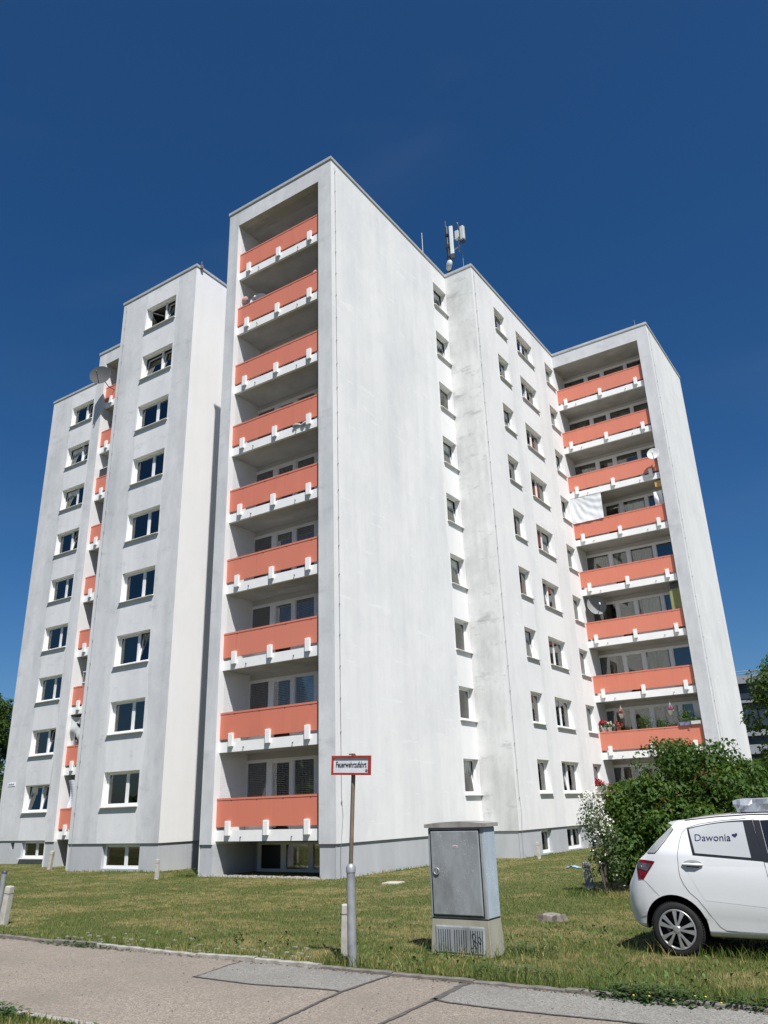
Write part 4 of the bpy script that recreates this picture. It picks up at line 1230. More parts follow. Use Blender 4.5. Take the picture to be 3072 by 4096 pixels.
# ------------------------------------------------------------------ foliage
def leaf_mat(name, a, b_, c, tr=.35):
    mt = bpy.data.materials.new(name); mt.use_nodes = True
    n = mt.node_tree.nodes; l = mt.node_tree.links; bs = n['Principled BSDF']; out = n['Material Output']
    g = n.new('ShaderNodeNewGeometry')
    cr = n.new('ShaderNodeValToRGB'); e = cr.color_ramp.elements
    e[0].position = 0; e[0].color = (*a, 1); e[1].position = 1; e[1].color = (*c, 1)
    k = e.new(.6); k.color = (*b_, 1)
    nz = noise(n, l, g.outputs['Position'], sc=1.1, detail=3)
    ad = n.new('ShaderNodeMath'); ad.operation = 'MULTIPLY_ADD'; ad.inputs[1].default_value = .55
    nn = ramp(n, l, nz, [(.3, 0.0), (.7, .45)])
    l.new(g.outputs['Random Per Island'], ad.inputs[0]); l.new(nn, ad.inputs[2])
    l.new(ad.outputs[0], cr.inputs[0])
    l.new(cr.outputs[0], bs.inputs['Base Color']); bs.inputs['Roughness'].default_value = .58
    bs.inputs['Specular IOR Level'].default_value = .28
    t = n.new('ShaderNodeBsdfTranslucent'); l.new(mix(n, l, .6, cr.outputs[0], (.20, .30, .03)), t.inputs[0])
    mx = n.new('ShaderNodeMixShader'); mx.inputs[0].default_value = tr
    l.new(bs.outputs[0], mx.inputs[1]); l.new(t.outputs[0], mx.inputs[2]); l.new(mx.outputs[0], out.inputs[0])
    return mt
def leaves(name, pts, nrm, size, mat, parent, seed, loc=None, ratio=.55):
    r = np.random.default_rng(seed); n = len(pts)
    s_ = size*(.40+1.0*r.random(n)**.8)[:, None]
    nrm = nrm+r.normal(0, .55, (n, 3)); nrm /= np.linalg.norm(nrm, axis=1)[:, None]
    d = r.normal(0, 1, (n, 3)); d[:, 2] -= .7
    d -= nrm*np.sum(d*nrm, 1)[:, None]; d /= np.linalg.norm(d, axis=1)[:, None]
    w_ = np.cross(nrm, d)
    V = np.zeros((n, 6, 3), np.float32)
    V[:,0] = pts; V[:,1] = pts+d*s_*.42+w_*s_*ratio*.5+nrm*s_*.10; V[:,2] = pts+d*s_*.42
    V[:,3] = pts+d*s_*.42-w_*s_*ratio*.5+nrm*s_*.10; V[:,4] = pts+d*s_*1.0-nrm*s_*.12
    V[:,5] = pts+d*s_*.78+w_*s_*ratio*.22
    me = bpy.data.meshes.new(name); k = 5
    Vv = V[:, :5]
    me.vertices.add(n*5); me.vertices.foreach_set('co', Vv.reshape(-1).astype(np.float32))
    b0 = np.arange(n)*5
    L = np.stack([b0, b0+1, b0+2, b0, b0+2, b0+3, b0+1, b0+4, b0+2, b0+2, b0+4, b0+3], 1).ravel()
    me.loops.add(len(L)); me.loops.foreach_set('vertex_index', L.astype(np.int32))
    me.polygons.add(n*4); me.polygons.foreach_set('loop_start', (np.arange(n*4)*3).astype(np.int32))
    me.update(calc_edges=True); me.materials.append(mat)
    o = link(name, me, parent, loc)
    if name in ('leaf', 'bloom', 'blossom'): o['kind'] = 'stuff'
    return o
def crown_pts(clumps, per, seed, dens=1.0):
    """clumps: list of (x,y,z,r); leaves on and inside each lobe, thinner inside"""
    r = np.random.default_rng(seed); P, N = [], []
    for (x, y, z, ra) in clumps:
        k = int(5.5*per*ra*ra*dens)
        v = r.normal(0, 1, (k, 3)); v /= np.linalg.norm(v, axis=1)[:, None]
        rr_ = ra*(.55+.45*r.random(k)**.5)+np.abs(r.normal(0, .06*ra, k))
        P.append(np.array([x, y, z])+v*rr_[:, None]); N.append(v+np.array([0, 0, .35]))
    return np.concatenate(P), np.concatenate(N)
def lobes(core, n, seed, r0=.28, r1=.5, shell=.75):
    """core: list of ellipsoids (x,y,z,rx,ry,rz); scatters lobes over their shells"""
    r = np.random.default_rng(seed); out = []
    for (x, y, z, rx, ry, rz) in core:
        for i in range(n):
            v = r.normal(0, 1, 3); v /= np.linalg.norm(v)
            if v[2] < -.75: v[2] *= -1
            q = shell+.30*r.random()
            out.append((x+v[0]*rx*q, y+v[1]*ry*q, z+v[2]*rz*q, r0+(r1-r0)*r.random()))
    return out
M['bark'] = simple('bark', (.075, .06, .045), .95, .4, 12, bmp=.6)
M['leaf_shrub'] = leaf_mat('leaf_shrub', (.022, .056, .012), (.052, .112, .018), (.125, .160, .026), .32)
M['leaf_red'] = leaf_mat('leaf_reddish', (.06, .05, .018), (.12, .075, .03), (.16, .12, .03), .25)
M['leaf_hedge'] = leaf_mat('leaf_hedge', (.024, .055, .012), (.050, .100, .014), (.11, .15, .02), .3)
M['leaf_tree'] = leaf_mat('leaf_tree', (.016, .042, .010), (.036, .078, .014), (.075, .115, .020), .28)
M['leaf_pale'] = leaf_mat('leaf_pale', (.05, .085, .03), (.085, .12, .05), (.14, .17, .08), .3)
M['petal'] = simple('white_petal', (.66, .66, .56), .7, .1, 8)
def limbs(t, base, tips, r0, seed):
    b = MB(); r = random.Random(seed)
    for tip in tips:
        p0 = Vector(base); p3 = Vector(tip); mid = p0.lerp(p3, .5)+Vector((r.uniform(-.12,.12), r.uniform(-.12,.12), r.uniform(0,.2)))*(p3-p0).length*.4
        pts = [p0, p0.lerp(mid, .55)+Vector((0,0,.05)), mid, mid.lerp(p3, .5), p3]
        b.tube(pts, [r0, r0*.8, r0*.6, r0*.4, r0*.18], 7)
    return b
def plant(name, label, cat, base, cores, nl, per, size, mat, seed, trunk_tips, r0, extra=None, group=None, rr_=(.28,.5), shell=.75):
    t = thing(name, label, cat, base, 0, group)
    P_, N_ = crown_pts(lobes(cores, nl, seed, *rr_, shell), per, seed+1)
    P_ -= np.array(base); keep = P_[:, 2] > .03; P_, N_ = P_[keep], N_[keep]
    leaves('crown', P_, N_, size, mat, t, seed+2)
    b = limbs(t, (0, 0, -.1), [Vector(x)-Vector(base) for x in trunk_tips], r0, seed)
    b.build('trunk' if name.endswith('tree') else 'stem', M['bark'], t)
    return t
gz = ground_z
# big shrub behind the car
cs = [(9.75,.1,.95,.85,.85,1.1),(9.3,-.3,.25,.8,.7,.95),(10.55,-.2,.55,.9,.8,1.05),(9.0,-.6,-.1,.5,.55,.75),(10.1,-1.0,.0,1.0,.5,.75),(9.0,-.2,.35,.5,.5,.75),(8.72,-.5,.35,.42,.45,.7),(8.75,-.9,-.35,.4,.4,.5),(10.9,.2,.9,.7,.6,1.0)]
t = plant('leafy_shrub', 'big dark green shrub with drooping leaves behind the white car', 'shrub', (9.8, -.1, gz(9.8, 0)), cs, 26, 330, .105, M['leaf_shrub'], 21,
      [(9.7,.1,1.9),(9.2,-.2,1.3),(10.4,0,1.5),(10.0,.3,2.0),(9.5,-.6,.8)], .05, rr_=(.22,.42))
P_, N_ = crown_pts([(9.1,-.75,.62,.30),(8.9,-.8,.35,.26),(9.75,-.95,.75,.2),(9.5,.0,2.0,.2),(10.6,-.5,1.35,.25)], 420, 77); P_ -= np.array(t.location)
leaves('reddish_shoot', P_[::2], N_[::2], .09, M['leaf_red'], t, 78)['kind'] = 'stuff'
r = np.random.default_rng(12); n = 26
tp = np.stack([9.75+.85*r.normal(0,.55,n), .1+.4*r.normal(0,.6,n), 2.02+.16*r.random(n)], 1); tp[:,2] -= .35*((tp[:,0]-9.75)/.85)**2
P_, N_ = crown_pts([(*p, .13) for p in tp], 900, 79); P_ -= np.array(t.location); leaves('shoot', P_[::5], N_[::5], .085, M['leaf_shrub'], t, 80)['kind'] = 'stuff'
# white flowering shrub
cs = [(8.40,-1.7,.55,.27,.3,.58),(8.55,-1.6,.1,.3,.3,.4),(8.5,-1.75,-.40,.42,.36,.45)]
t = plant('flowering_shrub', 'slender shrub full of white blossom beside the weathered post', 'shrub', (8.50, -1.75, gz(8.5, -1.75)), cs, 16, 260, .065, M['leaf_pale'], 31,
      [(8.35,-1.7,1.0),(8.45,-1.65,.6),(8.6,-1.8,.1),(8.3,-1.8,.2)], .022, rr_=(.12,.22), shell=.6)
P_, N_ = crown_pts(lobes(cs, 22, 33, .06, .16, .8), 620, 34); P_ -= np.array(t.location); keep = (P_[:,2] > .1) & (np.random.default_rng(1).random(len(P_)) < np.where(P_[:,2] > .95, .30, .06))
o = leaves('blossom', P_[keep], N_[keep], .042, M['petal'], t, 35, None, .9)
# hedge shrubs further back on the right
for k, (x, y, z, rx, rz, lab) in enumerate(((10.0,4.6,.75,1.0,1.1,'green hedge shrub behind the big shrub before the right tower'),(11.0,4.9,.60,.95,1.15,'yellowish green hedge shrub at the right behind the car'),(12.1,5.4,.5,1.1,1.15,'hedge shrub at the right edge of the photo under the tree'))):
    plant('hedge_shrub', lab, 'shrub', (x, y, gz(x, y)), [(x,y,z,rx,.8,rz)], 30, 300, .10, M['leaf_hedge'], 50+k*7, [(x,y,z+rz*.8),(x-.5,y,z),(x+.5,y,z+.3)], .04, rr_=(.22,.42))
# trees
plant('broadleaf_tree', 'leafy tree at the right edge in front of the dark office block', 'tree', (13.0, 9.0, gz(13.0, 9)), [(11.45,8.7,3.2,1.15,1.2,1.4),(12.2,9.2,4.4,1.3,1.5,1.0),(11.5,8.7,1.5,1.0,1.0,1.0),(13.4,9.2,3.4,1.3,1.3,1.6)], 26, 150, .15, M['leaf_tree'], 61,
      [(12.2,9,2.6),(13.4,9.2,5),(14.2,9.4,3.8),(12.4,8.8,1.5)], .13, rr_=(.3,.6))
plant('broadleaf_tree', 'dark tree behind the far left corner of the apartment block', 'tree', (-38.5, 10.5, -1.2), [(-38.2,10.5,3.2,3.2,3.0,3.4),(-38.0,10.8,6.4,2.6,2.4,2.4),(-37.3,10.4,.4,2.5,2.0,1.6)], 34, 130, .22, M['leaf_tree'], 71,
      [(-38.5,10.5,7.5),(-40,10.5,5),(-36.8,10.5,5)], .25, rr_=(.6,1.1))

r = np.random.default_rng(88); cl = []  # unseen trees behind the camera, added to darken the reflections in the panes
for i in range(46):
    x = -75+150*r.random(); y = -52-10*r.random()
    for j in range(7): cl.append((x+r.normal(0,2), y+r.normal(0,1.5), 1.0+8*r.random(), 1.8+1.4*r.random()))
P_, N_ = crown_pts(cl, 4.0, 89)
leaves('unseen_tree_row', P_, N_, 1.0, M['leaf_tree'], None, 90, None, .9)['kind'] = 'stuff'

# ------------------------------------------------------------------ street lamp peeping out at the far left
t = thing('street_lamp', 'flat dark street lamp head before the tree at the far left', 'street lamp', (-32.7, 11.6, -1.2))
b = MB(); b.tube([(0,0,-.2),(0,0,8.55),(-.1,-.06,8.72),(-.45,-.25,8.80)], [.08,.06,.05,.04], 10); b.build('pole', M['dark_metal'], t)
b = MB(); b.box(-.62,.1,-.13,.13,-.05,.06); bevel(b.build('lamp_head', M['dark_metal'], t, (-.8,-.45,8.80), (0,0,R(29))), .03)

# ------------------------------------------------------------------ office block far right
M['off_grey'] = simple('office_panel', (.24, .26, .29), .4, .08, .6)
M['off_dark'] = simple('office_dark', (.028, .031, .038), .25, .3, .4)
M['off_glass'] = simple('office_glass', (.03, .042, .06), .15, .35, .35, spec=.35)
of = thing('office_building', 'distant dark office block with grey parapet bands at the right edge', 'building', (1.0, 59.2, -1.2), math.atan2(.164, .986))
LW = 46
def band(name, z0, z1, d, mat, x0=-8, x1=LW):
    b = MB(); b.box(x0, x1, d, 16, z0+1.2, z1+1.2); return b.build(name, mat, of)
band('storey_wall', -1.2, 10.72, .6, M['off_dark'])
pr_ = band('parapet', 10.74, 11.45, 0, M['off_grey'])
b = MB()
for i in range(-2, 14): b.box(i*3.2-.015, i*3.2+.015, -.012, -.002, 11.96, 12.62)
b.build('panel_joint', M['off_dark'], pr_)
b = MB(); b.tube([(-8,.1,13.05),(LW,.1,13.05)], .03, 6); b.tube([(-8,.1,12.86),(LW,.1,12.86)], .015, 6)
for i in range(0, 22): b.tube([(-8+i*2.5,.1,12.6),(-8+i*2.5,.1,13.05)], .02, 6)
b.build('roof_railing', M['grey_metal'], of)
for k, z in enumerate((9.25, 6.4, 5.3)):
    zz = {9.25: (9.02, 9.25), 6.4: (6.1, 6.6), 5.3: (4.55, 5.35)}[z]
    p = band('spandrel', zz[0], zz[1], .1, M['off_grey'])
    b = MB()
    for i in range(-2, 14): b.box(i*3.2-.02, i*3.2+.02, .085, .098, zz[0]+1.22, zz[1]+1.18)
    b.build('panel_joint', M['off_dark'], p)
for (z0, z1) in ((9.4, 10.6), (6.8, 8.85), (5.45, 6.05), (1.2, 4.4)):
    for i in range(-3, 20):
        x = i*1.9
        b = MB(); b.box(x, x+1.78, .45, .58, z0+1.2, z1+1.2); wdo = b.build('window', M['off_glass'], of)

# ------------------------------------------------------------------ roof: antenna mast, rods
mt_ = thing('antenna_mast', 'roof mast carrying white mobile phone antenna panels and a small round dish', 'antenna', (-.70, 11.35, ZT-.05))
M['ant'] = simple('antenna_white', (.50, .53, .51), .5, .06, 2)
def mpt(x, z): return (x+.70, 0, z-ZT+.05)
b = MB(); b.tube([(0,0,0),(0,0,5.0)], .055, 12); b.tube([(-.06,0,1.0),(-.06,0,5.42)], .028, 8); b.build('pole', M['dark_metal'], mt_)
b = MB()
for k in range(6): b.tube([(-.02+.03*k,-.06-.01*k,0),(-.01+.025*k,-.07,1.9),(-.03+.012*k,-.07,2.9+.18*k)], .022, 6)
for z in (1.75, 2.9, 3.55, 4.4): b.box(-.09,.09,-.09,.09,z-.06,z+.06)
b.build('feeder_cable', M['black'], mt_)
b = MB(); b.box(.15,.36,-.26,-.12,2.95,4.80); o = bevel(b.build('antenna_panel', M['ant'], mt_, None, (0,0,R(18))), .03)
b = MB(); b.box(.17,.36,-.24,-.12,2.68,2.95); b.build('connector', M['black'], o)
for z in (3.85, 3.15):
    b = MB(); b.tube([(0,0,z),(.80,-.16,z+.10)], .03, 8); b.build('arm', M['grey_metal'], mt_)
b = MB(); b.tube([(.74,-.15,2.9),(.74,-.15,4.6)], .035, 8); b.build('sub_pole', M['grey_metal'], mt_)
b = MB(); b.box(1.05,1.28,-.40,-.22,3.3,4.15); o = bevel(b.build('antenna_panel', M['ant'], mt_, None, (0,0,R(-6))), .03)
b = MB(); b.box(1.06,1.24,-.36,-.22,3.13,3.25); b.build('connector', M['black'], o)
b = MB(); b.box(.60,.82,-.30,-.14,3.65,4.2); bevel(b.build('radio_unit', M['ant'], mt_), .02)
b = MB()
for k in range(4): b.tube([(.72+.04*k,-.2,4.25),(.80+.03*k,-.3,4.5),(.92,-.28,4.2-.1*k),(.86,-.2,3.3)], .014, 5)
b.lathe([(.03,4.6),(.05,4.65),(.05,4.8),(0,4.85)], 10, 0, Matrix.Translation((.74,-.15,0)))
b.build('jumper_cable', M['dark_metal'], mt_)
b = MB(); D_ = Matrix.Translation((.20,-.16,2.22)) @ Matrix.Rotation(R(90),4,'X') @ Matrix.Rotation(R(-40),4,'Y')
b.lathe([(0,-.02),(.14,.0),(.26,.04),(.29,.10),(.26,.20),(.1,.24),(0,.245)], 20, 0, D_); b.build('link_dish', M['ant'], mt_)
def rod(x, y, h, label, thick=.012, whip=False):
    t = thing('lightning_rod', label, 'lightning rod', (x, y, ZT))
    b = MB(); b.tube([(0,0,-.05),(0,0,h*.45),(0,0,h)], [thick*1.4, thick, thick*.6], 6); b.build('rod', M['grey_metal'], t)
    b = MB(); b.box(-.06,.06,-.06,.06,.0,.2); b.build('foot', M['kerb_dk'], t)
rod(.165, 11.30, 3.35, 'thin lightning rod right of the antenna mast on the roof corner')
rod(-9.2, 1.75, .42, 'short rod on the roof of the left tower')
rod(6.40, 19.85, .75, 'short rod on the roof edge of the right tower')
rod(-2.25, 11.33, 5.3, 'tall thick antenna rod on the roof left of the mast', .04)

# ------------------------------------------------------------------ satellite dishes and balcony things
def dish(loc, dia, aim, label, mat, arm_side=(0, 0, -1), stand=None, depth=.1, lip=None):
    """aim: direction the bowl faces"""
    aim = Vector(aim).normalized()
    t = thing('satellite_dish', label, 'satellite dish', loc, 0, 'satellite dishes on the balconies')
    q = aim.to_track_quat('Z', 'Y').to_matrix().to_4x4()
    ra = dia/2
    b = MB()
    pr = [(0, 0)] + [(ra*k/8, dia*depth*(k/8)**2) for k in range(1, 9)] + [(ra+.012, dia*depth+.004), (ra+.010, dia*depth-.012)] + [(ra*k/8, dia*depth*(k/8)**2-.012) for k in range(7, 0, -1)] + [(0, -.012)]
    b.lathe(pr, 40, 0, q); b.build('reflector', mat, t)
    # feed arm from the lower rim
    dn = (q.inverted() @ Vector((0, 0, -1, 0))).to_3d(); dn.z = 0; dn.normalize()
    p0 = dn*(ra*.98)+Vector((0,0,dia*depth)); p1 = dn*(ra*.25)+Vector((0,0,dia*.55))
    b = MB(); b.tube([q @ p0, q @ p1], .016*max(1, dia), 7); b.build('feed_arm', M['dark_metal'], t)
    b = MB(); b.tube([q @ (p1-dn*-.03), q @ (p1-dn*.10-Vector((0,0,.06)))], [.03, .04], 10); b.build('feed_horn', M['dark_metal'] if mat is M['dish_dk'] else M['ant'], t)
    b = MB(); b.tube([(q @ Vector((0,0,-.02))), (q @ Vector((0,0,-.16)))], .035, 8)
    if stand: b.tube([q @ Vector((0,0,-.14)), *[Vector(s_) for s_ in stand]], .022, 8)
    b.build('mount', M['dark_metal'], t)
    return t
M['dish_dk'] = simple('dish_graphite', (.085, .088, .092), .8, .1, 2, spec=.15)
M['dish_gr'] = simple('dish_grey', (.24, .25, .245), .75, .08, 2, spec=.2)
M['dish_wh'] = simple('dish_white', (.62, .64, .65), .5, .05, 2)
dish((-18.35, 3.20, 23.62), 1.15, (.5, -.8, .10), 'big dark grey satellite dish fixed outside the top narrow left balcony', M['dish_dk'], stand=[(.15,.45,-.5),(.3,.9,-.62)])
dish((6.33, Y3-.18, 17.82), .60, (.08, -.95, .12), 'small white satellite dish fixed outside the balcony railing of the right tower', M['dish_wh'], stand=[(.04,.15,-.2),(.06,.40,-.55)])
dish((2.02, Y3+.55, 10.55), 1.02, (.62, -.74, .12), 'big grey satellite dish inside a balcony of the right tower', M['dish_gr'], stand=[(-.1,.2,-.5),(-.1,.22,-.95)])
dish((-4.37, .72, 21.02), .78, (.25, -.95, .12), 'white satellite dish behind the second highest balcony front of the middle tower', M['dish_wh'], stand=[(0,.15,-.4),(0,.15,-1.4)])
# cloths
def cloth(loc, wd, ht, n, m, fn, mat, label, name='hanging_cloth', slope=0):
    b = MB()
    b.grid([[(wd*i/n, fn(i/n, j/m), ht*j/m) for i in range(n+1)] for j in range(m+1)])
    o = b.build(name, mat, None, loc); tag(o, label, 'cloth'); return o
M['cloth'] = simple('white_cloth', (.66, .68, .70), .85, .05, 3)
M['cloth_gr'] = simple('grey_tarp', (.42, .435, .43), .7, .2, 2)
def wr1(u, v):
    d = math.hypot(u, 1.15-v); a = math.atan2(1.15-v, u+.05)
    return -.011*math.sin(a*23+1.2*math.sin(d*6))*min(1, d*1.4)*(1-.3*v)+.004*math.sin(u*31+v*9)+.05*math.sin(u*3.1)*math.sin(v*3.1)
cloth((1.49, Y3+.12, 15.10), 1.72, 1.44, 60, 40, wr1, M['cloth'], 'large white sheet hung across the left part of a right tower balcony')
cloth((5.90, Y3+.30, 15.08), .43, .86, 20, 20, lambda u, v: .03*math.sin(u*7+v*5)+.02*math.sin(v*9), M['cloth'], 'narrow white cloth hung at the right end of the balcony with the big sheet')
def wr2(u, v): return .05*math.sin(u*6+v*7)+.04*math.sin(v*11-u*9)-.12*math.exp(-((v-.5)/.2)**2)*u
def tarp():
    b = MB(); n, m_ = 40, 60
    T = lambda i, j: (-18.82+1.35*i/n, YM+.26+wr2(i/n, j/m_), 4.16+1.33*j/m_-.05*math.sin(i/n*3.1)*(j/m_))
    for i in range(n):
        for j in range(m_):
            u, v = (i+.5)/n, (j+.5)/m_
            # slack openings where the tarp has come loose
            if abs(v-.60+.55*(u-.62)) < .12*(1-abs((u-.62)/.36)) : continue
            if abs(u-.42+.35*(v-.25)) < .10*max(0, 1-abs((v-.22)/.22)): continue
            b.poly([T(i,j), T(i+1,j), T(i+1,j+1), T(i,j+1)], 0, True)
    o = b.build('tarpaulin', M['cloth_gr']); tag(o, 'torn grey white tarpaulin closing a low narrow left balcony', 'tarpaulin')
tarp()
def checked():
    mt, n, l, b_ = nodes('checked_cloth')
    P = n.new('ShaderNodeTexCoord').outputs['Object']
    br = n.new('ShaderNodeTexBrick'); br.inputs['Scale'].default_value = 9; br.offset = 0
    br.inputs['Color1'].default_value = (.66,.68,.74,1); br.inputs['Color2'].default_value = (.62,.64,.72,1); br.inputs['Mortar'].default_value = (.30,.33,.46,1)
    br.inputs['Mortar Size'].default_value = .06; br.inputs['Brick Width'].default_value = .9; br.inputs['Row Height'].default_value = .9
    mp = n.new('ShaderNodeMapping'); mp.inputs['Rotation'].default_value = (R(90),0,0); l.new(P, mp.inputs[0]); l.new(mp.outputs[0], br.inputs[0])
    l.new(br.outputs[0], b_.inputs['Base Color']); b_.inputs['Roughness'].default_value = .9
    b = MB(); n_, m_ = 24, 30
    b.grid([[( .12+.10*(1-v)+ (.95+.1*v)*u, .05*math.sin(u*8+v*3)+.08*math.sin(v*3.1), v*1.2) for u in [i/n_ for i in range(n_+1)]] for v in [j/m_ for j in range(m_+1)]])
    o = b.build('checked_cloth', mt, None, (-18.72, YM+.28, 1.42)); tag(o, 'white cloth with faint blue checks hung in the lowest narrow left balcony', 'cloth')
checked()
# things standing on the narrow left balconies
def crate(name, loc, dims, mat, label, cat, lid=None):
    t = thing(name, label, cat, loc)
    b = MB(); b.box(0, dims[0], 0, dims[1], 0, dims[2]); bevel(b.build('body', mat, t), .012)
    b = MB(); b.box(-.015, dims[0]+.015, -.015, dims[1]+.015, dims[2], dims[2]+.03); b.build('lid', lid or mat, t)
    return t
crate('black_box', (-18.62, YM+.16, 6*H+RAIL), (.62, .35, .42), M['dark_metal'], 'black box standing on the front of the third highest narrow left balcony', 'box', M['white'])
def pot(loc, s_, label, flower, leafm='leaf_low', potc='white', grp=None, nfl=14):
    t = thing('flower_pot', label, 'flower pot', loc, 0, grp)
    b = MB(); b.lathe([(0,0),(.07*s_,0),(.10*s_,.16*s_),(.108*s_,.165*s_),(.095*s_,.15*s_),(0,.15*s_)], 16); b.build('pot', M[potc], t)
    rz_ = np.random.default_rng(int(abs(loc[0]*97+loc[2]*31))); n = 90
    v = rz_.normal(0, 1, (n, 3)); v /= np.linalg.norm(v, axis=1)[:, None]; v[:,2] = abs(v[:,2])
    leaves('leaf', np.array([0,0,.17*s_])+v*np.array([.15,.15,.17])*s_*rz_.random((n,1))**.4, v, .07*s_, M[leafm] if leafm in M else M['leaf_low'], t, 3)
    if flower:
        v = rz_.normal(0, 1, (nfl*14, 3)); v /= np.linalg.norm(v, axis=1)[:, None]
        c = rz_.normal(0, 1, (nfl, 3)); c /= np.linalg.norm(c, axis=1)[:, None]; c[:,2] = abs(c[:,2])
        p = np.repeat(np.array([0,0,.20*s_])+c*np.array([.15,.15,.18])*s_, 14, 0)+v*.035*s_
        leaves('bloom', p, v, .045*s_, flower, t, 5, None, .9)
    return t
M['fl_red'] = simple('red_petal', (.42, .012, .035), .6, .2, 20); M['fl_pink'] = simple('pink_petal', (.58, .20, .24), .6, .2, 20); M['fl_mag'] = simple('magenta_petal', (.40, .05, .22), .6, .2, 20)
M['terra'] = simple('terracotta', (.38, .16, .10), .8, .15, 6)
pot((-17.95, YM+.25, 7*H+RAIL), 1.5, 'pinkish pot behind the second highest narrow left balcony front', None, potc='terra')
# shelf with clutter
t = thing('metal_shelf', 'white metal shelf with clutter on a narrow left balcony', 'shelf', (-18.55, YM+.45, 2*H+.29))
b = MB()
for x in (0, .75):
    for y in (0, .35): b.box(x-.018, x+.018, y-.018, y+.018, 0, 1.85)
b.build('upright', M['grey_metal'], t)
b = MB()
for z in (.7, 1.3, 1.82): b.box(-.02, .77, -.02, .37, z, z+.03)
b.build('board', M['white'], t)
crate('storage_box', (-18.5, YM+.48, 2*H+.29+1.33), (.38,.28,.26), M['kerb_dk'], 'dark storage box on the white metal shelf of the left balcony', 'box')
# middle tower, second highest balcony
M['board'] = simple('plywood', (.50, .34, .13), .8, .2, 4); M['pinkcl'] = simple('pink_plush', (.52, .30, .30), .9, .2, 9)
def leaning_board():
    b = MB(); b.box(0,.30,0,.03,0,1.55)
    o = b.build('plywood_board', M['board'], None, (-5.0, .52, 7*H+.29), (R(-5), R(3), R(10))); tag(bevel(o, .004), 'tan plywood board leaning beside the white dish on the middle balcony', 'board')
leaning_board()
def bundle(loc, mat, s_, label, cat, name, seed):
    b = MB(); r = random.Random(seed); n = 14
    b.grid([[(s_[0]*math.sin(math.pi*j/9)*math.cos(2*math.pi*i/n)*(1+.15*r.random()), s_[1]*math.sin(math.pi*j/9)*math.sin(2*math.pi*i/n), s_[2]*(1-math.cos(math.pi*j/9))/2*(1+.05*math.sin(i))) for i in range(n)] for j in range(10)], 0, True, True)
    o = b.build(name, mat, None, loc); tag(o, label, cat); return o
bundle((-4.93, .45, 7*H+.29+1.5), M['pinkcl'], (.14,.12,.32), 'pinkish cloth bundle on top of the plywood board', 'bundle', 'cloth_bundle', 3)
bundle((-1.02, YR+.2, 7*H+RAIL-.05), M['pinkcl'], (.18,.12,.28), 'pinkish white bundle at the right end of the second highest middle balcony', 'bundle', 'cloth_bundle', 4)
def ragline():
    b = MB(); pts = [(-1.95+.09*k, YR-.03-.03*math.sin(k*1.3), 5*H+.36+.06*math.sin(k*.9)+.006*k) for k in range(9)]
    b.tube(pts, [.02,.05,.04,.055,.035,.05,.055,.04,.02], 8)
    tag(b.build('twisted_rag', M['cloth_gr']), 'twisted grey rag stuffed over a white beam of the middle tower', 'rag')
ragline()
# right tower: upper shelf box, green board, cupboard, baskets, planters
def shelfbox(loc, dims, mat, label, cat, name):
    return crate(name, loc, dims, mat, label, cat)
shelfbox((6.05, Y3+.25, 5*H+2.42), (.36,.35,.28), M['board'], 'brown cardboard box high up at the right end of the sheet balcony', 'box', 'cardboard_box')
M['olive'] = simple('olive_board', (.24, .25, .10), .7, .15, 2)
t = thing('olive_screen', 'olive green screen at the right end of the big dish balcony', 'screen', (5.86, Y3+.38, 3*H+.29))
b = MB(); b.box(0,.56,0,.03,0,2.18); b.build('panel', M['olive'], t)
b = MB(); b.box(-.02,0,-.01,.04,0,2.2); b.box(.56,.575,-.01,.04,0,2.2); b.build('edge_strip', M['dark_metal'], t)
shelfbox((5.90, Y3+.45, 3*H+.29+2.2), (.48,.4,.26), M['dark_metal'], 'dark crate on top of the olive green screen', 'crate', 'dark_crate')
t = thing('white_cupboard', 'narrow white cupboard on the flower balcony of the right tower', 'cupboard', (6.02, Y3+.62, 1*H+.29))
b = MB(); b.box(0,.40,0,.4,0,2.12); bevel(b.build('carcass', M['ant'], t), .01)
b = MB(); b.box(.02,.38,-.018,-.002,.05,2.08); b.build('door', M['vinyl'], t)
def basket(x, z, label, fm):
    t = thing('hanging_basket', label, 'hanging basket', (x, Y3+.2, z), 0, 'hanging flower baskets')
    b = MB(); b.lathe([(0,0),(.075,0),(.135,.19),(.145,.195),(.12,.18),(0,.18)], 18); b.build('pot', M['white'], t)
    b = MB()
    for k in range(3):
        a = k*2.1; b.tube([(.13*math.cos(a),.13*math.sin(a),.19),(0,0,.55)], .006, 5)
    b.tube([(0,0,.53),(0,0,.62)], .006, 5); b.build('hanger', M['white'], t)
    rz_ = np.random.default_rng(int(x*10)); v = rz_.normal(0,1,(160,3)); v /= np.linalg.norm(v,axis=1)[:,None]
    leaves('leaf', np.array([0,0,.24])+v*np.array([.14,.14,.10])*rz_.random((160,1))**.4, v, .06, M['leaf_low'], t, 2)
    v = rz_.normal(0,1,(160,3)); v /= np.linalg.norm(v,axis=1)[:,None]
    leaves('bloom', np.array([0,0,.29])+v*np.array([.13,.13,.13])*rz_.random((160,1))**.4, v, .055, fm, t, 4, None, .9)
basket(2.69, 4.72, 'white hanging basket with dark red flowers at the left of the flower balcony', M['fl_red'])
basket(5.07, 4.68, 'white hanging basket with pink flowers at the right of the flower balcony', M['fl_mag'])
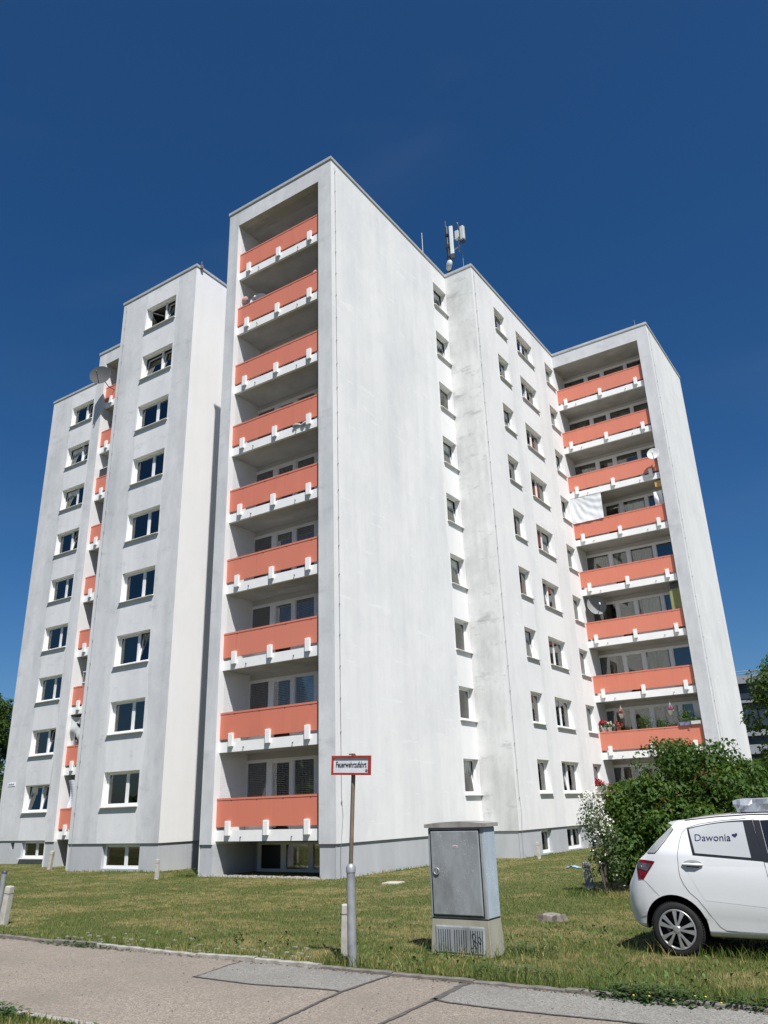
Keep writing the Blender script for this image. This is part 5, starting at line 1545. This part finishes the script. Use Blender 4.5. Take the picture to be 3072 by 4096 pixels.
def planter(x0, x1, z, mat, label, fl=None):
    t = thing('planter_box', label, 'planter', (x0, Y3+YR-.10, z), 0, None)
    b = MB(); L_ = x1-x0
    b.prism([(.02,0),(.16,0),(.19,.15),(-.01,.15)], 0, L_, lambda a, c, d: (d, a, c)); b.build('trough', mat, t)
    r_ = np.random.default_rng(int(x0*10)); n = int(260*L_)
    p = np.stack([L_*r_.random(n), .09+.06*r_.normal(0,1,n), .15+.16*r_.random(n)], 1)
    leaves('leaf', p, r_.normal(0,1,(n,3))+[0,0,.6], .075, M['leaf_low'], t, 6)
    if fl:
        n = int(120*L_); p = np.stack([L_*r_.random(n), .06+.06*r_.normal(0,1,n), .18+.16*r_.random(n)], 1)
        leaves('bloom', p, r_.normal(0,1,(n,3)), .05, fl, t, 7, None, .9)
M['mauve'] = simple('mauve_plastic', (.30, .29, .48), .5, .05, 3)
zb_ = H+RAIL
planter(5.40, 5.86, zb_+.0, M['mauve'], 'mauve plastic planter on the balcony front of the flower balcony')
planter(5.92, 6.36, zb_+.02, M['white'], 'white plastic planter at the right end of the flower balcony')
def rose(x, h, label, seed):
    t = thing('balcony_plant', label, 'plant', (x, Y3+.42, H+.29), 0, 'leafy plants on the flower balcony')
    b = MB(); b.lathe([(0,0),(.12,0),(.16,.28),(.14,.27),(0,.26)], 14); b.build('pot', M['terra'], t)
    r_ = np.random.default_rng(seed); n = 420
    v = r_.normal(0,1,(n,3)); v /= np.linalg.norm(v,axis=1)[:,None]
    leaves('leaf', np.array([0,0,h-.25])+v*np.array([.42,.22,.42])*r_.random((n,1))**.5, v, .075, M['leaf_shrub'], t, seed)
    b = limbs(t, (0,0,.2), [(.2,0,h-.1),(-.25,0,h-.2),(.05,.05,h)], .012, seed); b.build('stem', M['bark'], t)
rose(3.75, 1.62, 'leafy rose bush rising above the middle of the flower balcony front', 91)
rose(4.55, 1.42, 'lower leafy bush right of the rose bush on the flower balcony', 92)
rose(5.65, 1.75, 'tall leafy plant behind the mauve planter on the flower balcony', 93)
pot((1.72, Y3+.28, zb_+.0), 1.5, 'pot of red and white blooms at the left end of the flower balcony', M['fl_red'])
pot((2.0, Y3+.26, zb_), 1.2, 'pale green pot beside the red blooms on the flower balcony', M['petal'])
pot((2.45, Y3+.26, zb_), 1.2, 'terracotta pot with dark leaves on the flower balcony front', M['fl_red'], potc='terra')
planter(2.25, 3.2, RAIL, M['white'], 'trough of green plants on the lowest balcony of the right tower', M['fl_pink'])
planter(1.55, 2.1, RAIL+.02, M['terra'], 'reddish trough of plants by the corner of the lowest right balcony', M['fl_red'])
pot((X2+.02, 18.35, WS+.02), 1.5, 'pot of deep red geraniums on the last ground floor window sill', M['fl_red'], nfl=16)
pot((X2+.02, 18.80, WS+.02), 1.45, 'pot of pale pink geraniums on the last ground floor window sill', M['fl_pink'], nfl=16)
pot((X2+.02, 19.2, WS+.02), 1.2, 'small pot of white flowers at the right of the geranium sill', M['petal'])
